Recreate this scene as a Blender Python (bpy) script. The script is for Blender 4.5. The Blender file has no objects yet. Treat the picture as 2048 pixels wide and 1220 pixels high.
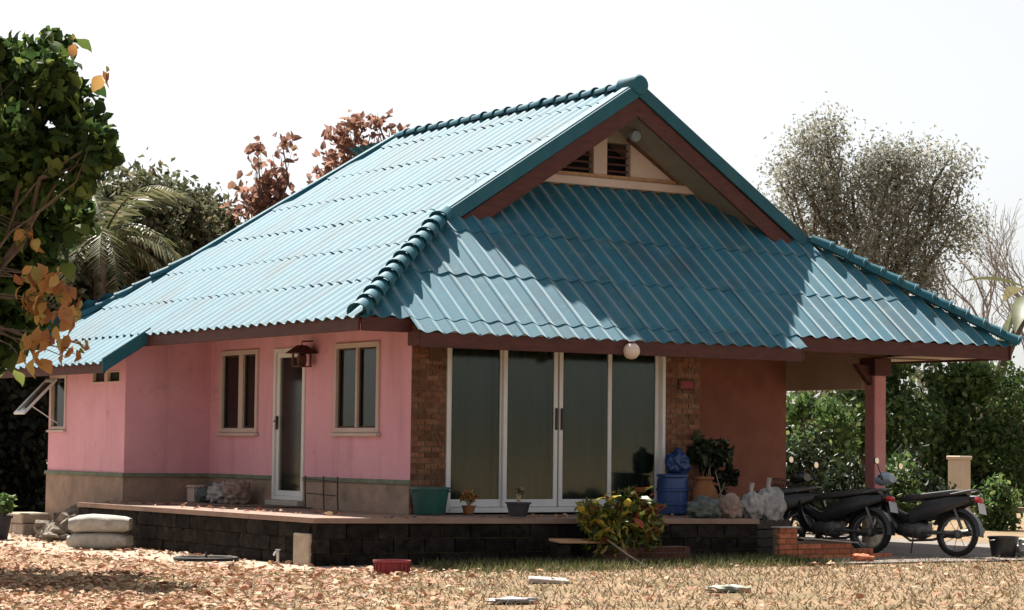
import bpy, bmesh, math, random
import numpy as np
from mathutils import Matrix, Vector, Euler

# ------------------------------------------------------------------ camera, sky, sun, exposure
S = bpy.context.scene
COL = S.collection
YAW, PITCH, ROLL = 0.5797, 0.0626, 0.0112
cam_d = bpy.data.cameras.new("camera"); cam = bpy.data.objects.new("camera", cam_d); COL.objects.link(cam)
fw = Vector((math.sin(YAW)*math.cos(PITCH), math.cos(YAW)*math.cos(PITCH), math.sin(PITCH)))
rt = Vector((math.cos(YAW), -math.sin(YAW), 0)); up = rt.cross(fw)
r2 = rt*math.cos(ROLL)+up*math.sin(ROLL); u2 = up*math.cos(ROLL)-rt*math.sin(ROLL)
M = Matrix((r2, u2, -fw)).transposed().to_4x4(); M.translation = (-14.435, -24.281, 0.756)
cam.matrix_world = M
cam_d.sensor_width = 36; cam_d.lens = 4579.1/2048*36; cam_d.clip_end = 2000; cam_d.clip_start = .5
S.camera = cam

SUN_EL = math.radians(55.5)
SUN_DIR = Vector((0.12, 1.0, 0)).normalized()*math.cos(SUN_EL)+Vector((0, 0, math.sin(SUN_EL)))   # towards the sun
W = bpy.data.worlds.new("World"); S.world = W; W.use_nodes = True
nt = W.node_tree; nt.nodes.clear()
sky = nt.nodes.new("ShaderNodeTexSky"); sky.sky_type = 'NISHITA'; sky.sun_disc = False
sky.sun_elevation = SUN_EL; sky.sun_rotation = math.atan2(SUN_DIR.x, SUN_DIR.y)
sky.air_density = 1.0; sky.dust_density = 1.5; sky.ozone_density = 1.0; sky.altitude = 0
hs = nt.nodes.new("ShaderNodeHueSaturation"); hs.inputs['Saturation'].default_value = 0.18
bg = nt.nodes.new("ShaderNodeBackground"); bg.inputs['Strength'].default_value = 0.06
wo = nt.nodes.new("ShaderNodeOutputWorld")
nt.links.new(sky.outputs[0], hs.inputs['Color']); nt.links.new(hs.outputs[0], bg.inputs[0]); nt.links.new(bg.outputs[0], wo.inputs[0])
sd = bpy.data.lights.new("sun", 'SUN'); sd.energy = 5.0; sd.angle = math.radians(0.6); sd.color = (1, .95, .87)
so = bpy.data.objects.new("sun", sd); COL.objects.link(so); so.rotation_euler = SUN_DIR.to_track_quat('Z', 'Y').to_euler(); so.location = (0, 0, 30)
S.view_settings.view_transform = 'Standard'; S.view_settings.look = 'None'; S.view_settings.gamma = 1
S.view_settings.use_curve_mapping = False; S.view_settings.exposure = 1.3

R = random.Random(7); NR = np.random.default_rng(11)
GZ = -0.60      # ground
TZ = -0.05      # terrace top

# ------------------------------------------------------------------ materials
def ramp(n, stops):
    cr = n.color_ramp
    while len(cr.elements) < len(stops): cr.elements.new(.5)
    for e, (p, c) in zip(cr.elements, stops): e.position = p; e.color = (*c, 1)
def pmat(name, c1, c2=None, scale=3.0, rough=.8, bump=0.0, bscale=40., spec=.4, rnd=0.0, c3=None, c3scale=1.0, c3lo=.55, c3hi=.7, stretch=None, metal=0.0, lo=.35, hi=.65):
    m = bpy.data.materials.new(name); m.use_nodes = True; t = m.node_tree; L = t.links
    b = t.nodes['Principled BSDF']; b.inputs['Roughness'].default_value = rough; b.inputs['Specular IOR Level'].default_value = spec; b.inputs['Metallic'].default_value = metal
    g = t.nodes.new('ShaderNodeNewGeometry'); pos = g.outputs['Position']
    if stretch:
        mp = t.nodes.new('ShaderNodeMapping'); mp.inputs['Scale'].default_value = stretch; L.new(pos, mp.inputs[0]); pos = mp.outputs[0]
    def noise(s, det=6, rg=.6):
        n = t.nodes.new('ShaderNodeTexNoise'); n.inputs['Scale'].default_value = s; n.inputs['Detail'].default_value = det; n.inputs['Roughness'].default_value = rg
        L.new(pos, n.inputs['Vector']); return n
    n = noise(scale); r = t.nodes.new('ShaderNodeValToRGB'); ramp(r, [(lo, c1), (hi, c2 or c1)]); L.new(n.outputs[0], r.inputs[0]); col = r.outputs[0]
    if c3:
        n3 = noise(c3scale, 8, .65); r3 = t.nodes.new('ShaderNodeMapRange'); r3.inputs[1].default_value = c3lo; r3.inputs[2].default_value = c3hi; L.new(n3.outputs[0], r3.inputs[0])
        mx = t.nodes.new('ShaderNodeMix'); mx.data_type = 'RGBA'; L.new(r3.outputs[0], mx.inputs[0]); L.new(col, mx.inputs[6]); mx.inputs[7].default_value = (*c3, 1); col = mx.outputs[2]
    if rnd:
        oi = t.nodes.new('ShaderNodeObjectInfo'); mr = t.nodes.new('ShaderNodeMapRange'); mr.inputs[3].default_value = 1-rnd; mr.inputs[4].default_value = 1+rnd; L.new(oi.outputs['Random'], mr.inputs[0])
        hv = t.nodes.new('ShaderNodeHueSaturation'); L.new(mr.outputs[0], hv.inputs['Value']); L.new(col, hv.inputs['Color']); col = hv.outputs[0]
    L.new(col, b.inputs['Base Color'])
    if bump:
        nb = noise(bscale, 4); bp = t.nodes.new('ShaderNodeBump'); bp.inputs['Strength'].default_value = bump; bp.inputs['Distance'].default_value = .02
        L.new(nb.outputs[0], bp.inputs['Height']); L.new(bp.outputs[0], b.inputs['Normal'])
    return m
def leafmat(name, stops, trans=.35, rough=.5, spec=.3):
    m = bpy.data.materials.new(name); m.use_nodes = True; t = m.node_tree; L = t.links
    b = t.nodes['Principled BSDF']; b.inputs['Roughness'].default_value = rough; b.inputs['Specular IOR Level'].default_value = spec
    g = t.nodes.new('ShaderNodeNewGeometry'); r = t.nodes.new('ShaderNodeValToRGB'); ramp(r, stops); r.color_ramp.interpolation = 'LINEAR'
    oi = t.nodes.new('ShaderNodeObjectInfo'); ad = t.nodes.new('ShaderNodeMath'); ad.operation = 'ADD'; fr = t.nodes.new('ShaderNodeMath'); fr.operation = 'FRACT'
    L.new(g.outputs['Random Per Island'], ad.inputs[0]); L.new(oi.outputs['Random'], ad.inputs[1]); L.new(ad.outputs[0], fr.inputs[0]); L.new(fr.outputs[0], r.inputs[0])
    L.new(r.outputs[0], b.inputs['Base Color'])
    tr = t.nodes.new('ShaderNodeBsdfTranslucent'); L.new(r.outputs[0], tr.inputs[0])
    mx = t.nodes.new('ShaderNodeMixShader'); mx.inputs[0].default_value = trans
    L.new(b.outputs[0], mx.inputs[1]); L.new(tr.outputs[0], mx.inputs[2]); L.new(mx.outputs[0], t.nodes['Material Output'].inputs[0])
    return m
def glassmat(name, tint, refl=.10):
    m = bpy.data.materials.new(name); m.use_nodes = True; t = m.node_tree; L = t.links; t.nodes.remove(t.nodes['Principled BSDF'])
    tr = t.nodes.new('ShaderNodeBsdfTransparent'); tr.inputs[0].default_value = (*tint, 1)
    gl = t.nodes.new('ShaderNodeBsdfGlossy'); gl.inputs['Roughness'].default_value = .10; gl.inputs[0].default_value = (.9, .95, .92, 1)
    fr = t.nodes.new('ShaderNodeFresnel'); fr.inputs[0].default_value = 1.45
    g = t.nodes.new('ShaderNodeNewGeometry'); n = t.nodes.new('ShaderNodeTexNoise'); n.inputs['Scale'].default_value = 1.5; L.new(g.outputs['Position'], n.inputs['Vector'])
    bp = t.nodes.new('ShaderNodeBump'); bp.inputs['Strength'].default_value = .05; L.new(n.outputs[0], bp.inputs['Height']); L.new(bp.outputs[0], gl.inputs['Normal'])
    mx = t.nodes.new('ShaderNodeMixShader'); L.new(fr.outputs[0], mx.inputs[0]); L.new(tr.outputs[0], mx.inputs[1]); L.new(gl.outputs[0], mx.inputs[2]); L.new(mx.outputs[0], t.nodes['Material Output'].inputs[0])
    return m
MT = dict(
    tile=pmat('roof_tile_teal', (.002, .10, .16), (.004, .125, .19), 2.5, .73, .08, 60, .65, rnd=.10, c3=(.012, .14, .19), c3scale=1.3, c3lo=.5, c3hi=.8),
    cap=pmat('ridge_cap_teal', (.006, .08, .12), (.010, .11, .15), 3, .66, .1, 50, .4, rnd=.12),
    maroon=pmat('maroon_board', (.055, .017, .015), (.088, .026, .021), 5, .65, .15, 60, .35, stretch=(1, 1, 3)),
    soffit=pmat('brown_soffit', (.085, .042, .030), (.13, .065, .045), 4, .8, .1, 40),
    gsoffit=pmat('grey_soffit', (.20, .185, .15), (.26, .235, .19), 3, .85, .15, 30),
    pink=pmat('pink_plaster', (.66, .335, .405), (.72, .385, .45), 1.2, .85, .12, 90, .25, c3=(.60, .32, .35), c3scale=2.2, c3lo=.55, c3hi=.85),
    plinth=pmat('grey_plinth', (.28, .20, .155), (.40, .29, .225), 6, .9, .5, 30, .2, c3=(.13, .12, .09), c3scale=3, c3lo=.5, c3hi=.75),
    ledge=pmat('ledge_grey_green', (.13, .16, .12), (.20, .23, .17), 8, .9, .3, 40, .2),
    cream=pmat('cream_paint', (.50, .40, .355), (.57, .465, .41), 3, .8, .1, 60),
    beige=pmat('beige_render', (.46, .37, .285), (.53, .43, .335), 2, .9, .2, 60, .2),
    alu=pmat('white_aluminium', (.62, .62, .62), (.70, .69, .68), 4, .45, 0, 10, .5),
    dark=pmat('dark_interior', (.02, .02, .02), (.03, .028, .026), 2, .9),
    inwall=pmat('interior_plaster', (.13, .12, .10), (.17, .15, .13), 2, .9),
    curtain=pmat('green_curtain', (.085, .10, .085), (.12, .138, .118), 2, .9, stretch=(5, 5, .3)),
    glass=glassmat('tinted_glass', (.64, .69, .64)),
    glass_w=glassmat('window_glass', (.45, .47, .45)),
    brick=pmat('pier_brick', (.13, .055, .033), (.21, .10, .06), 18, .9, .6, 50, .2, rnd=.35, c3=(.22, .16, .11), c3scale=7, c3lo=.5, c3hi=.72),
    mortar=pmat('mortar', (.14, .11, .08), (.19, .15, .11), 10, .95, .5, 50, .1),
    brickw=pmat('porch_wall_render', (.25, .10, .07), (.31, .13, .09), 3, .9, .25, 60, .2),
    obrick=pmat('orange_brick', (.42, .13, .07), (.55, .19, .10), 12, .9, .5, 50, .2, rnd=.25),
    column=pmat('pink_column', (.50, .21, .21), (.58, .27, .26), 3, .85, .1, 60),
    block=pmat('dark_block', (.007, .006, .0055), (.026, .021, .018), 9, .95, .9, 35, .15, rnd=.35, c3=(.06, .045, .035), c3scale=6, c3lo=.6, c3hi=.75),  # near-black base, tone varies at random per block
    slab=pmat('terrace_slab', (.25, .17, .135), (.32, .22, .175), 2.5, .9, .4, 35, .2, c3=(.17, .11, .09), c3scale=1.5, c3lo=.5, c3hi=.8),
    plaster=pmat('old_plaster', (.34, .28, .22), (.46, .38, .30), 8, .95, .6, 30, .1),
    concrete=pmat('concrete', (.33, .30, .27), (.45, .41, .36), 4, .95, .4, 30, .2),
    bark=pmat('bark', (.085, .065, .05), (.16, .125, .095), 9, .95, .8, 25, .1, stretch=(1, 1, .3)),
    palebark=pmat('pale_bark', (.24, .21, .19), (.36, .32, .30), 9, .95, .5, 25, .1),
    sack=pmat('white_sack', (.36, .33, .29), (.46, .43, .39), 12, .85, .6, 45, .2, c3=(.24, .19, .15), c3scale=5, c3lo=.55, c3hi=.8),
    rock=pmat('rubble', (.12, .10, .085), (.30, .25, .20), 7, .95, .9, 25, .1),
    iron=pmat('dark_iron', (.03, .026, .024), (.075, .05, .04), 20, .7, .3, 60, .4),
    rubber=pmat('black_rubber', (.012, .012, .012), (.024, .023, .022), 20, .75, .2, 60, .3),
    blackp=pmat('black_plastic', (.012, .012, .014), (.022, .022, .025), 6, .32, 0, 10, .5),
    seatv=pmat('seat_vinyl', (.025, .025, .027), (.045, .044, .045), 8, .38, .1, 80, .5),
    metal=pmat('brushed_metal', (.13, .13, .135), (.20, .20, .20), 10, .45, 0, 10, .5, metal=.8),
    engine=pmat('engine_metal', (.06, .06, .06), (.14, .135, .13), 15, .45, .3, 40, .5, metal=.6),
    teal=pmat('teal_plastic', (.006, .065, .058), (.010, .09, .078), 4, .4, 0, 10, .5),
    blue=pmat('blue_plastic', (.010, .035, .13), (.016, .055, .19), 5, .4, .1, 20, .5),
    orange=pmat('orange_brown_clay', (.22, .085, .035), (.30, .13, .05), 9, .85, .3, 30),
    bwhite=pmat('white_plastic', (.42, .41, .39), (.52, .51, .49), 5, .45, 0, 10, .5),
    bagw=pmat('white_bag', (.26, .25, .25), (.42, .40, .39), 9, .6, .5, 15, .3),
    bagp=pmat('pink_bundle', (.22, .16, .14), (.34, .25, .21), 9, .85, .5, 15, .2),
    bagg=pmat('grey_green_bundle', (.07, .09, .085), (.15, .165, .155), 9, .8, .5, 15, .2),
    red=pmat('red_plastic', (.16, .012, .018), (.26, .025, .03), 6, .5, .2, 30, .4),
    redlens=pmat('red_lens', (.40, .02, .02), (.45, .03, .03), 6, .25, 0, 10, .5),
    wood=pmat('pale_wood', (.34, .20, .12), (.48, .30, .18), 12, .85, .4, 40, .2),
    stick=pmat('dry_stick', (.30, .24, .18), (.42, .35, .27), 12, .9, .4, 40, .2),
    opal=pmat('opal_globe', (.62, .50, .44), (.68, .56, .50), 5, .3, 0, 10, .5),
    clay=pmat('dark_pot', (.03, .03, .04), (.055, .05, .06), 9, .7, .3, 40, .3),
    plate=pmat('number_plate', (.42, .43, .46), (.52, .53, .55), 40, .5, 0, 10, .4),
    mirror=pmat('mirror_glass', (.85, .9, .95), (.85, .9, .95), 4, .06, 0, 10, .5, metal=1.0),
    hlamp=pmat('headlamp_cowl', (.22, .30, .40), (.28, .36, .46), 6, .25, 0, 10, .5),
)
MT['tile'].node_tree.nodes['Principled BSDF'].inputs['Sheen Weight'].default_value = .55
MT['tile'].node_tree.nodes['Principled BSDF'].inputs['Sheen Roughness'].default_value = .3
def weather(m, col, scale, stretch, lo, hi, amt):
    t = m.node_tree; L = t.links; b = t.nodes['Principled BSDF']; src = b.inputs['Base Color'].links[0].from_socket
    g = t.nodes.new('ShaderNodeNewGeometry'); mp = t.nodes.new('ShaderNodeMapping'); mp.inputs['Scale'].default_value = stretch; L.new(g.outputs['Position'], mp.inputs[0])
    n = t.nodes.new('ShaderNodeTexNoise'); n.inputs['Scale'].default_value = scale; n.inputs['Detail'].default_value = 7; n.inputs['Roughness'].default_value = .65; L.new(mp.outputs[0], n.inputs['Vector'])
    r = t.nodes.new('ShaderNodeMapRange'); r.inputs[1].default_value = lo; r.inputs[2].default_value = hi; r.inputs[4].default_value = amt; L.new(n.outputs[0], r.inputs[0])
    mx = t.nodes.new('ShaderNodeMix'); mx.data_type = 'RGBA'; L.new(r.outputs[0], mx.inputs[0]); L.new(src, mx.inputs[6]); mx.inputs[7].default_value = (*col, 1); L.new(mx.outputs[2], b.inputs['Base Color'])
weather(MT['tile'], (.02, .06, .075), 1.1, (1, 1, .6), .52, .72, .7)
weather(MT['tile'], (.10, .19, .21), 3.5, (.5, 1, 1), .56, .75, .6)
weather(MT['pink'], (.40, .22, .22), 1.0, (3.2, 3.2, .35), .52, .75, .55)
weather(MT['pink'], (.34, .22, .20), 2.6, (1, 1, 1.6), .60, .72, .5)
weather(MT['column'], (.34, .20, .19), 1.5, (3, 3, .5), .52, .72, .5)
weather(MT['cap'], (.05, .07, .07), 3.0, (1, 1, 1), .55, .72, .6)
LM = dict(
    teak=leafmat('teak_leaf', [(0, (.022, .045, .014)), (.45, (.045, .085, .022)), (.8, (.08, .125, .03)), (1, (.16, .20, .05))], .42, .6, .15),
    dead=leafmat('dead_leaf', [(0, (.30, .12, .05)), (.4, (.46, .23, .08)), (.75, (.52, .34, .11)), (1, (.22, .24, .06))], .35, .6),
    mid=leafmat('mixed_leaf', [(0, (.045, .052, .028)), (.5, (.105, .115, .06)), (.85, (.17, .165, .09)), (1, (.25, .20, .125))], .45, .6),  # lightened so the leaf colour carries the distance haze
    brown=leafmat('brown_leaf', [(0, (.15, .075, .055)), (.5, (.29, .15, .11)), (.9, (.40, .23, .17)), (1, (.16, .13, .07))], .5, .7),
    feather=leafmat('grey_green_leaf', [(0, (.17, .175, .14)), (.5, (.27, .275, .22)), (.85, (.36, .36, .30)), (1, (.40, .35, .31))], .5, .7),  # greyed and lightened, far haze put into the leaf colour
    bush=leafmat('bush_leaf', [(0, (.03, .06, .018)), (.5, (.07, .125, .035)), (.85, (.13, .20, .06)), (1, (.22, .25, .09))], .45, .5),
    darkb=leafmat('deep_shade_leaf', [(0, (.006, .009, .006)), (.6, (.014, .020, .012)), (1, (.03, .035, .02))], .1, .7),  # near-black leaf colour stands in for deep shade
    palm=leafmat('palm_leaflet', [(0, (.08, .095, .04)), (.5, (.14, .155, .07)), (1, (.30, .26, .16))], .3, .45),
    croton=leafmat('croton_leaf', [(0, (.045, .075, .018)), (.5, (.13, .15, .03)), (.75, (.36, .30, .05)), (.93, (.22, .09, .04)), (1, (.12, .04, .03))], .3, .4),
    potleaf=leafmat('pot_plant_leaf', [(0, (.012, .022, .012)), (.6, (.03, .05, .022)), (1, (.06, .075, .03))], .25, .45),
    litter=leafmat('litter_leaf', [(0, (.21, .09, .055)), (.25, (.34, .15, .085)), (.5, (.39, .215, .12)), (.75, (.43, .285, .165)), (.95, (.48, .375, .25)), (1, (.14, .08, .05))], .12, .75),
    grass=leafmat('green_grass', [(0, (.055, .08, .025)), (.5, (.10, .115, .042)), (1, (.19, .16, .075))], .3, .6),
    dry=leafmat('dry_grass', [(0, (.13, .092, .05)), (.6, (.195, .142, .08)), (1, (.26, .205, .122))], .3, .7),
)

# ------------------------------------------------------------------ helpers
def wm(o):
    m = o.matrix_basis.copy()
    if o.parent: m = wm(o.parent) @ o.matrix_parent_inverse @ m
    return m
def setpar(o, parent, world):
    o.parent = parent
    if world: o.matrix_parent_inverse = wm(parent).inverted()
def smooth(me, on=True, angle=None):
    me.polygons.foreach_set('use_smooth', [on]*len(me.polygons))
def tag(o, label=None, cat=None, group=None, kind=None):
    if label: o['label'] = label
    if cat: o['category'] = cat
    if group: o['group'] = group
    if kind: o['kind'] = kind
    return o
def thing(name, label, cat, loc=(0, 0, 0), rz=0, group=None):
    o = bpy.data.objects.new(name, None); COL.objects.link(o); o.location = loc; o.rotation_euler = (0, 0, rz); o.empty_display_size = .1
    return tag(o, label, cat, group)
def link(name, me, parent=None, world=True):
    o = bpy.data.objects.new(name, me); COL.objects.link(o)
    if parent is not None: setpar(o, parent, world)
    return o
class MB:
    def __init__(s): s.v = []; s.f = []
    def add(s, v, f):
        n = len(s.v); s.v += [tuple(a) for a in v]; s.f += [tuple(i+n for i in q) for q in f]; return s
    def box(s, a, b, bev=0):
        (x0, y0, z0), (x1, y1, z1) = a, b
        x0, x1 = min(x0, x1), max(x0, x1); y0, y1 = min(y0, y1), max(y0, y1); z0, z1 = min(z0, z1), max(z0, z1)
        v = [(x0, y0, z0), (x1, y0, z0), (x1, y1, z0), (x0, y1, z0), (x0, y0, z1), (x1, y0, z1), (x1, y1, z1), (x0, y1, z1)]
        return s.add(v, [(3, 2, 1, 0), (4, 5, 6, 7), (0, 1, 5, 4), (1, 2, 6, 5), (2, 3, 7, 6), (3, 0, 4, 7)])
    def hexa(s, bot, top):
        return s.add(list(bot)+list(top), [(3, 2, 1, 0), (4, 5, 6, 7), (0, 1, 5, 4), (1, 2, 6, 5), (2, 3, 7, 6), (3, 0, 4, 7)])
    def prism(s, poly, off):
        n = len(poly); off = Vector(off); b = [Vector(q) for q in poly]; t = [q+off for q in b]
        return s.add(b+t, [tuple(range(n))[::-1], tuple(range(n, 2*n))]+[(i, (i+1) % n, n+(i+1) % n, n+i) for i in range(n)])
    def tube(s, pts, rad, n=8, caps=True):
        pts = [Vector(q) for q in pts]; rad = rad if isinstance(rad, (list, tuple)) else [rad]*len(pts); V = []; F = []
        ref = None
        for i, q in enumerate(pts):
            d = (pts[min(i+1, len(pts)-1)]-pts[max(i-1, 0)]).normalized()
            if ref is None: ref = d.orthogonal().normalized()
            a = (ref-d*ref.dot(d)).normalized(); ref = a; b = d.cross(a)
            for k in range(n): t = 2*math.pi*k/n; V.append(q+(a*math.cos(t)+b*math.sin(t))*rad[i])
        for i in range(len(pts)-1):
            for k in range(n): F.append((i*n+k, i*n+(k+1) % n, (i+1)*n+(k+1) % n, (i+1)*n+k))
        if caps: F.append(tuple(range(n))[::-1]); F.append(tuple((len(pts)-1)*n+k for k in range(n)))
        return s.add(V, F)
    def lathe(s, prof, c=(0, 0, 0), n=18, axis='z', closed=False):
        V = []; F = []; c = Vector(c)
        for (r, h) in prof:
            for k in range(n):
                t = 2*math.pi*k/n; x, y = r*math.cos(t), r*math.sin(t)
                V.append(c+(Vector((x, y, h)) if axis == 'z' else Vector((x, h, y)) if axis == 'y' else Vector((h, x, y))))
        m = len(prof); rng = range(m) if closed else range(m-1)
        for i in rng:
            j = (i+1) % m
            for k in range(n): F.append((i*n+k, i*n+(k+1) % n, j*n+(k+1) % n, j*n+k))
        if not closed: F.append(tuple(range(n))[::-1]); F.append(tuple((m-1)*n+k for k in range(n)))
        return s.add(V, F)
    def loft(s, secs, n=12, p=2.4, axis='x'):
        # secs: (x, y, z, half width, half height); rings in the yz plane
        V = []; F = []
        for (x, y, z, a, b) in secs:
            for k in range(n):
                t = 2*math.pi*k/n; c, q = math.cos(t), math.sin(t)
                V.append((x, y+a*math.copysign(abs(c)**(2/p), c), z+b*math.copysign(abs(q)**(2/p), q)))
        for i in range(len(secs)-1):
            for k in range(n): F.append((i*n+k, i*n+(k+1) % n, (i+1)*n+(k+1) % n, (i+1)*n+k))
        F.append(tuple(range(n))[::-1]); F.append(tuple((len(secs)-1)*n+k for k in range(n)))
        return s.add(V, F)
    def mesh(s, name, mat, sm=False, bev=0, fix=True, segs=1):
        me = bpy.data.meshes.new(name); me.from_pydata(s.v, [], s.f)
        if fix or bev:
            bm = bmesh.new(); bm.from_mesh(me)
            if fix: bmesh.ops.recalc_face_normals(bm, faces=bm.faces)
            if bev: bmesh.ops.bevel(bm, geom=[e for e in bm.edges if e.calc_face_angle(0) > .6], offset=bev, segments=segs, profile=.5, affect='EDGES')
            bm.to_mesh(me); bm.free()
        if sm:
            smooth(me)
            try: me.set_sharp_from_angle(angle=math.radians(42))
            except Exception: pass
        me.materials.append(mat); return me
    def build(s, name, mat, parent=None, world=True, sm=False, bev=0, segs=1):
        return link(name, s.mesh(name, mat, sm, bev, segs=segs), parent, world)
def jitter(o, amt, seed=0, sc=3.0):
    from mathutils import noise
    for v in o.data.vertices:
        d = noise.noise_vector(v.co*sc+Vector((seed*3.1, seed*1.7, 0))); v.co += d*amt
def lump(c, r, seed, amt=.25, sub=3, sc=2.2, flat=0.0):
    """a rounded irregular lump (rock, bundle) as a mesh"""
    from mathutils import noise
    bm = bmesh.new(); bmesh.ops.create_icosphere(bm, subdivisions=sub, radius=1)
    for v in bm.verts:
        n = v.co.normalized(); k = 1+amt*noise.noise(n*sc+Vector((seed*5.3, seed, 0)))+amt*.5*(.5-2*abs(noise.noise(n*sc*2.3+Vector((seed, 0, 9)))))+amt*.22*(.5-2*abs(noise.noise(n*sc*5+Vector((seed, 4, 9)))))
        q = Vector((n.x*r[0]*k, n.y*r[1]*k, n.z*r[2]*k))
        if q.z < -r[2]*(1-flat): q.z = -r[2]*(1-flat)
        v.co = q+Vector(c)
    me = bpy.data.meshes.new('lump'); bm.to_mesh(me); bm.free(); return me
def leaves(name, P, size, mat, parent=None, shape='diamond', aspect=.5, down=0.0, kind=None, flat=0.0, fold=.18):
    """one mesh of N real leaves; P (N,3); diamond = 2 tris, broad = 6 verts 4 tris"""
    N = len(P); size = np.broadcast_to(np.asarray(size, float), (N,))
    D = NR.normal(size=(N, 3)); D[:, 2] = D[:, 2]*(1-flat)-down; D /= np.linalg.norm(D, axis=1)[:, None]
    A = NR.normal(size=(N, 3)); A[:, 2] *= (1-flat); S_ = np.cross(D, A)
    if flat > 0:
        up_ = np.tile(np.array([0, 0, 1.]), (N, 1))+NR.normal(size=(N, 3))*.45*(1-flat*.3); S_ = np.cross(D, up_)
    S_ /= np.linalg.norm(S_, axis=1)[:, None]; Nn = np.cross(S_, D)
    L = size[:, None]; w = L*aspect*(.8+.4*NR.random((N, 1)))
    fo = L*fold
    if shape == 'diamond':
        V = np.stack([P-D*L*.5, P-S_*w*.5+Nn*fo*.5, P+D*L*.5, P+S_*w*.5+Nn*fo*.5], 1); F = np.array([[0, 1, 2], [0, 2, 3]])
    else:
        curl = L*(NR.random((N, 1))*.5-.1)*.6
        V = np.stack([P-D*L*.5, P-D*L*.12-S_*w*.5+Nn*fo, P+D*L*.25-S_*w*.36+Nn*fo*.8-Nn*curl*.3, P+D*L*.5-Nn*curl, P+D*L*.25+S_*w*.36+Nn*fo*.8-Nn*curl*.3, P-D*L*.12+S_*w*.5+Nn*fo, P+D*L*.1], 1)
        F = np.array([[0, 1, 6], [1, 2, 6], [2, 3, 6], [3, 4, 6], [4, 5, 6], [5, 0, 6]])
    k = V.shape[1]; nf = len(F); V = V.reshape(-1, 3); FF = (F[None]+np.arange(N)[:, None, None]*k).reshape(-1)
    me = bpy.data.meshes.new(name); me.vertices.add(len(V)); me.vertices.foreach_set('co', V.ravel().astype(np.float32))
    me.loops.add(len(FF)); me.loops.foreach_set('vertex_index', FF.astype(np.int32)); me.polygons.add(N*nf)
    me.polygons.foreach_set('loop_start', np.arange(0, len(FF), 3, dtype=np.int32)); me.polygons.foreach_set('loop_total', np.full(N*nf, 3, dtype=np.int32))
    me.update(calc_edges=True); me.materials.append(mat)
    if shape != 'diamond': smooth(me)
    o = link(name, me, parent)
    if kind: o['kind'] = kind
    return o
def blobpts(blobs, n, shell=.45, sq=(1, 1, 1)):
    B = np.array(blobs); w = B[:, 3]**2; idx = NR.choice(len(B), n, p=w/w.sum())
    d = NR.normal(size=(n, 3)); d /= np.linalg.norm(d, axis=1)[:, None]; r = (shell+(1-shell)*NR.random(n)**.6)
    return B[idx, :3]+d*np.array(sq)*(r*B[idx, 3]*1.12)[:, None]
def clump(P, k, spread):
    n = len(P); Q = np.repeat(P, k, 0)+NR.normal(size=(n*k, 3))*spread; return Q
def limb(mb, a, b, r0, r1, n=5, wob=.08, sides=7):
    a, b = Vector(a), Vector(b); L = (b-a).length
    pts = [a.lerp(b, i/n)+(Vector((R.uniform(-1, 1), R.uniform(-1, 1), R.uniform(-.5, .5)))*wob*L*(0 if i in (0, n) else 1)) for i in range(n+1)]
    mb.tube(pts, [r0+(r1-r0)*i/n for i in range(n+1)], sides); return pts

# ------------------------------------------------------------------ ground, paths
def sheet(name, poly, z, mat, kind='structure'):
    mb = MB(); n = len(poly); mb.add([(x, y, z) for x, y in poly], [tuple(range(n))]); o = mb.build(name, mat); o['kind'] = kind; return o
gm = pmat('dry_ground', (.20, .136, .082), (.285, .20, .125), 1.6, .95, .7, 22, .1, c3=(.125, .11, .055), c3scale=.9, c3lo=.5, c3hi=.72)
sm_ = pmat('pale_sand', (.34, .265, .20), (.42, .33, .255), 2.2, .95, .5, 25, .1, c3=(.21, .155, .11), c3scale=2.5, c3lo=.55, c3hi=.75)
sheet('ground', [(-900, -900), (900, -900), (900, 900), (-900, 900)], GZ, gm)
edge = [(-6.2, 11.5), (-4.6, 7.5), (-3.9, 4.2), (-3.75, 2.2), (-3.4, .8), (-3.35, -.6), (-2.9, -1.5), (-2.75, -2.15), (-1.6, -2.3), (-1.2, -2.2)]
sheet('sand_path', [(-1.3, 11.5)]+edge+[(-1.3, -1.2)], GZ+.006, sm_)
sheet('porch_slab', [(3.9, -3.25), (10.5, -3.6), (10.5, 4.5), (3.9, 4.5)], GZ+.02, pmat('porch_concrete', (.15, .13, .115), (.24, .21, .185), 3, .95, .4, 30, .2))

# ------------------------------------------------------------------ house
Xr, Zr, sl = 4.188, 5.783, .645
Yg, xf0, xf1 = 1.05, 1.12, 7.25          # gable front plane and the feet of its rakes
Xe, Xee, Ye = -1.17, 9.54, -.762         # eaves
Zf, Ze = Zr-sl*(Xr-xf0), Zr-sl*(Xr-Xe)
kf = (Zf-Ze)/(Yg-Ye)
RB0, RB1 = (Xr, 7.6), (.90, 8.30)        # rear rake
Yb = 8.30
xb2, yb0, yb1 = -1.80, 5.35, 9.75        # lower roof of the projecting room
Wz = lambda x: Zr-sl*abs(Xr-x)
Fz = lambda y: Zf-kf*(Yg-y)
house = thing('house', 'pink bungalow with teal corrugated roof, open front gable and tall glass sliding doors', 'house', (0, 0, GZ))

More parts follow.
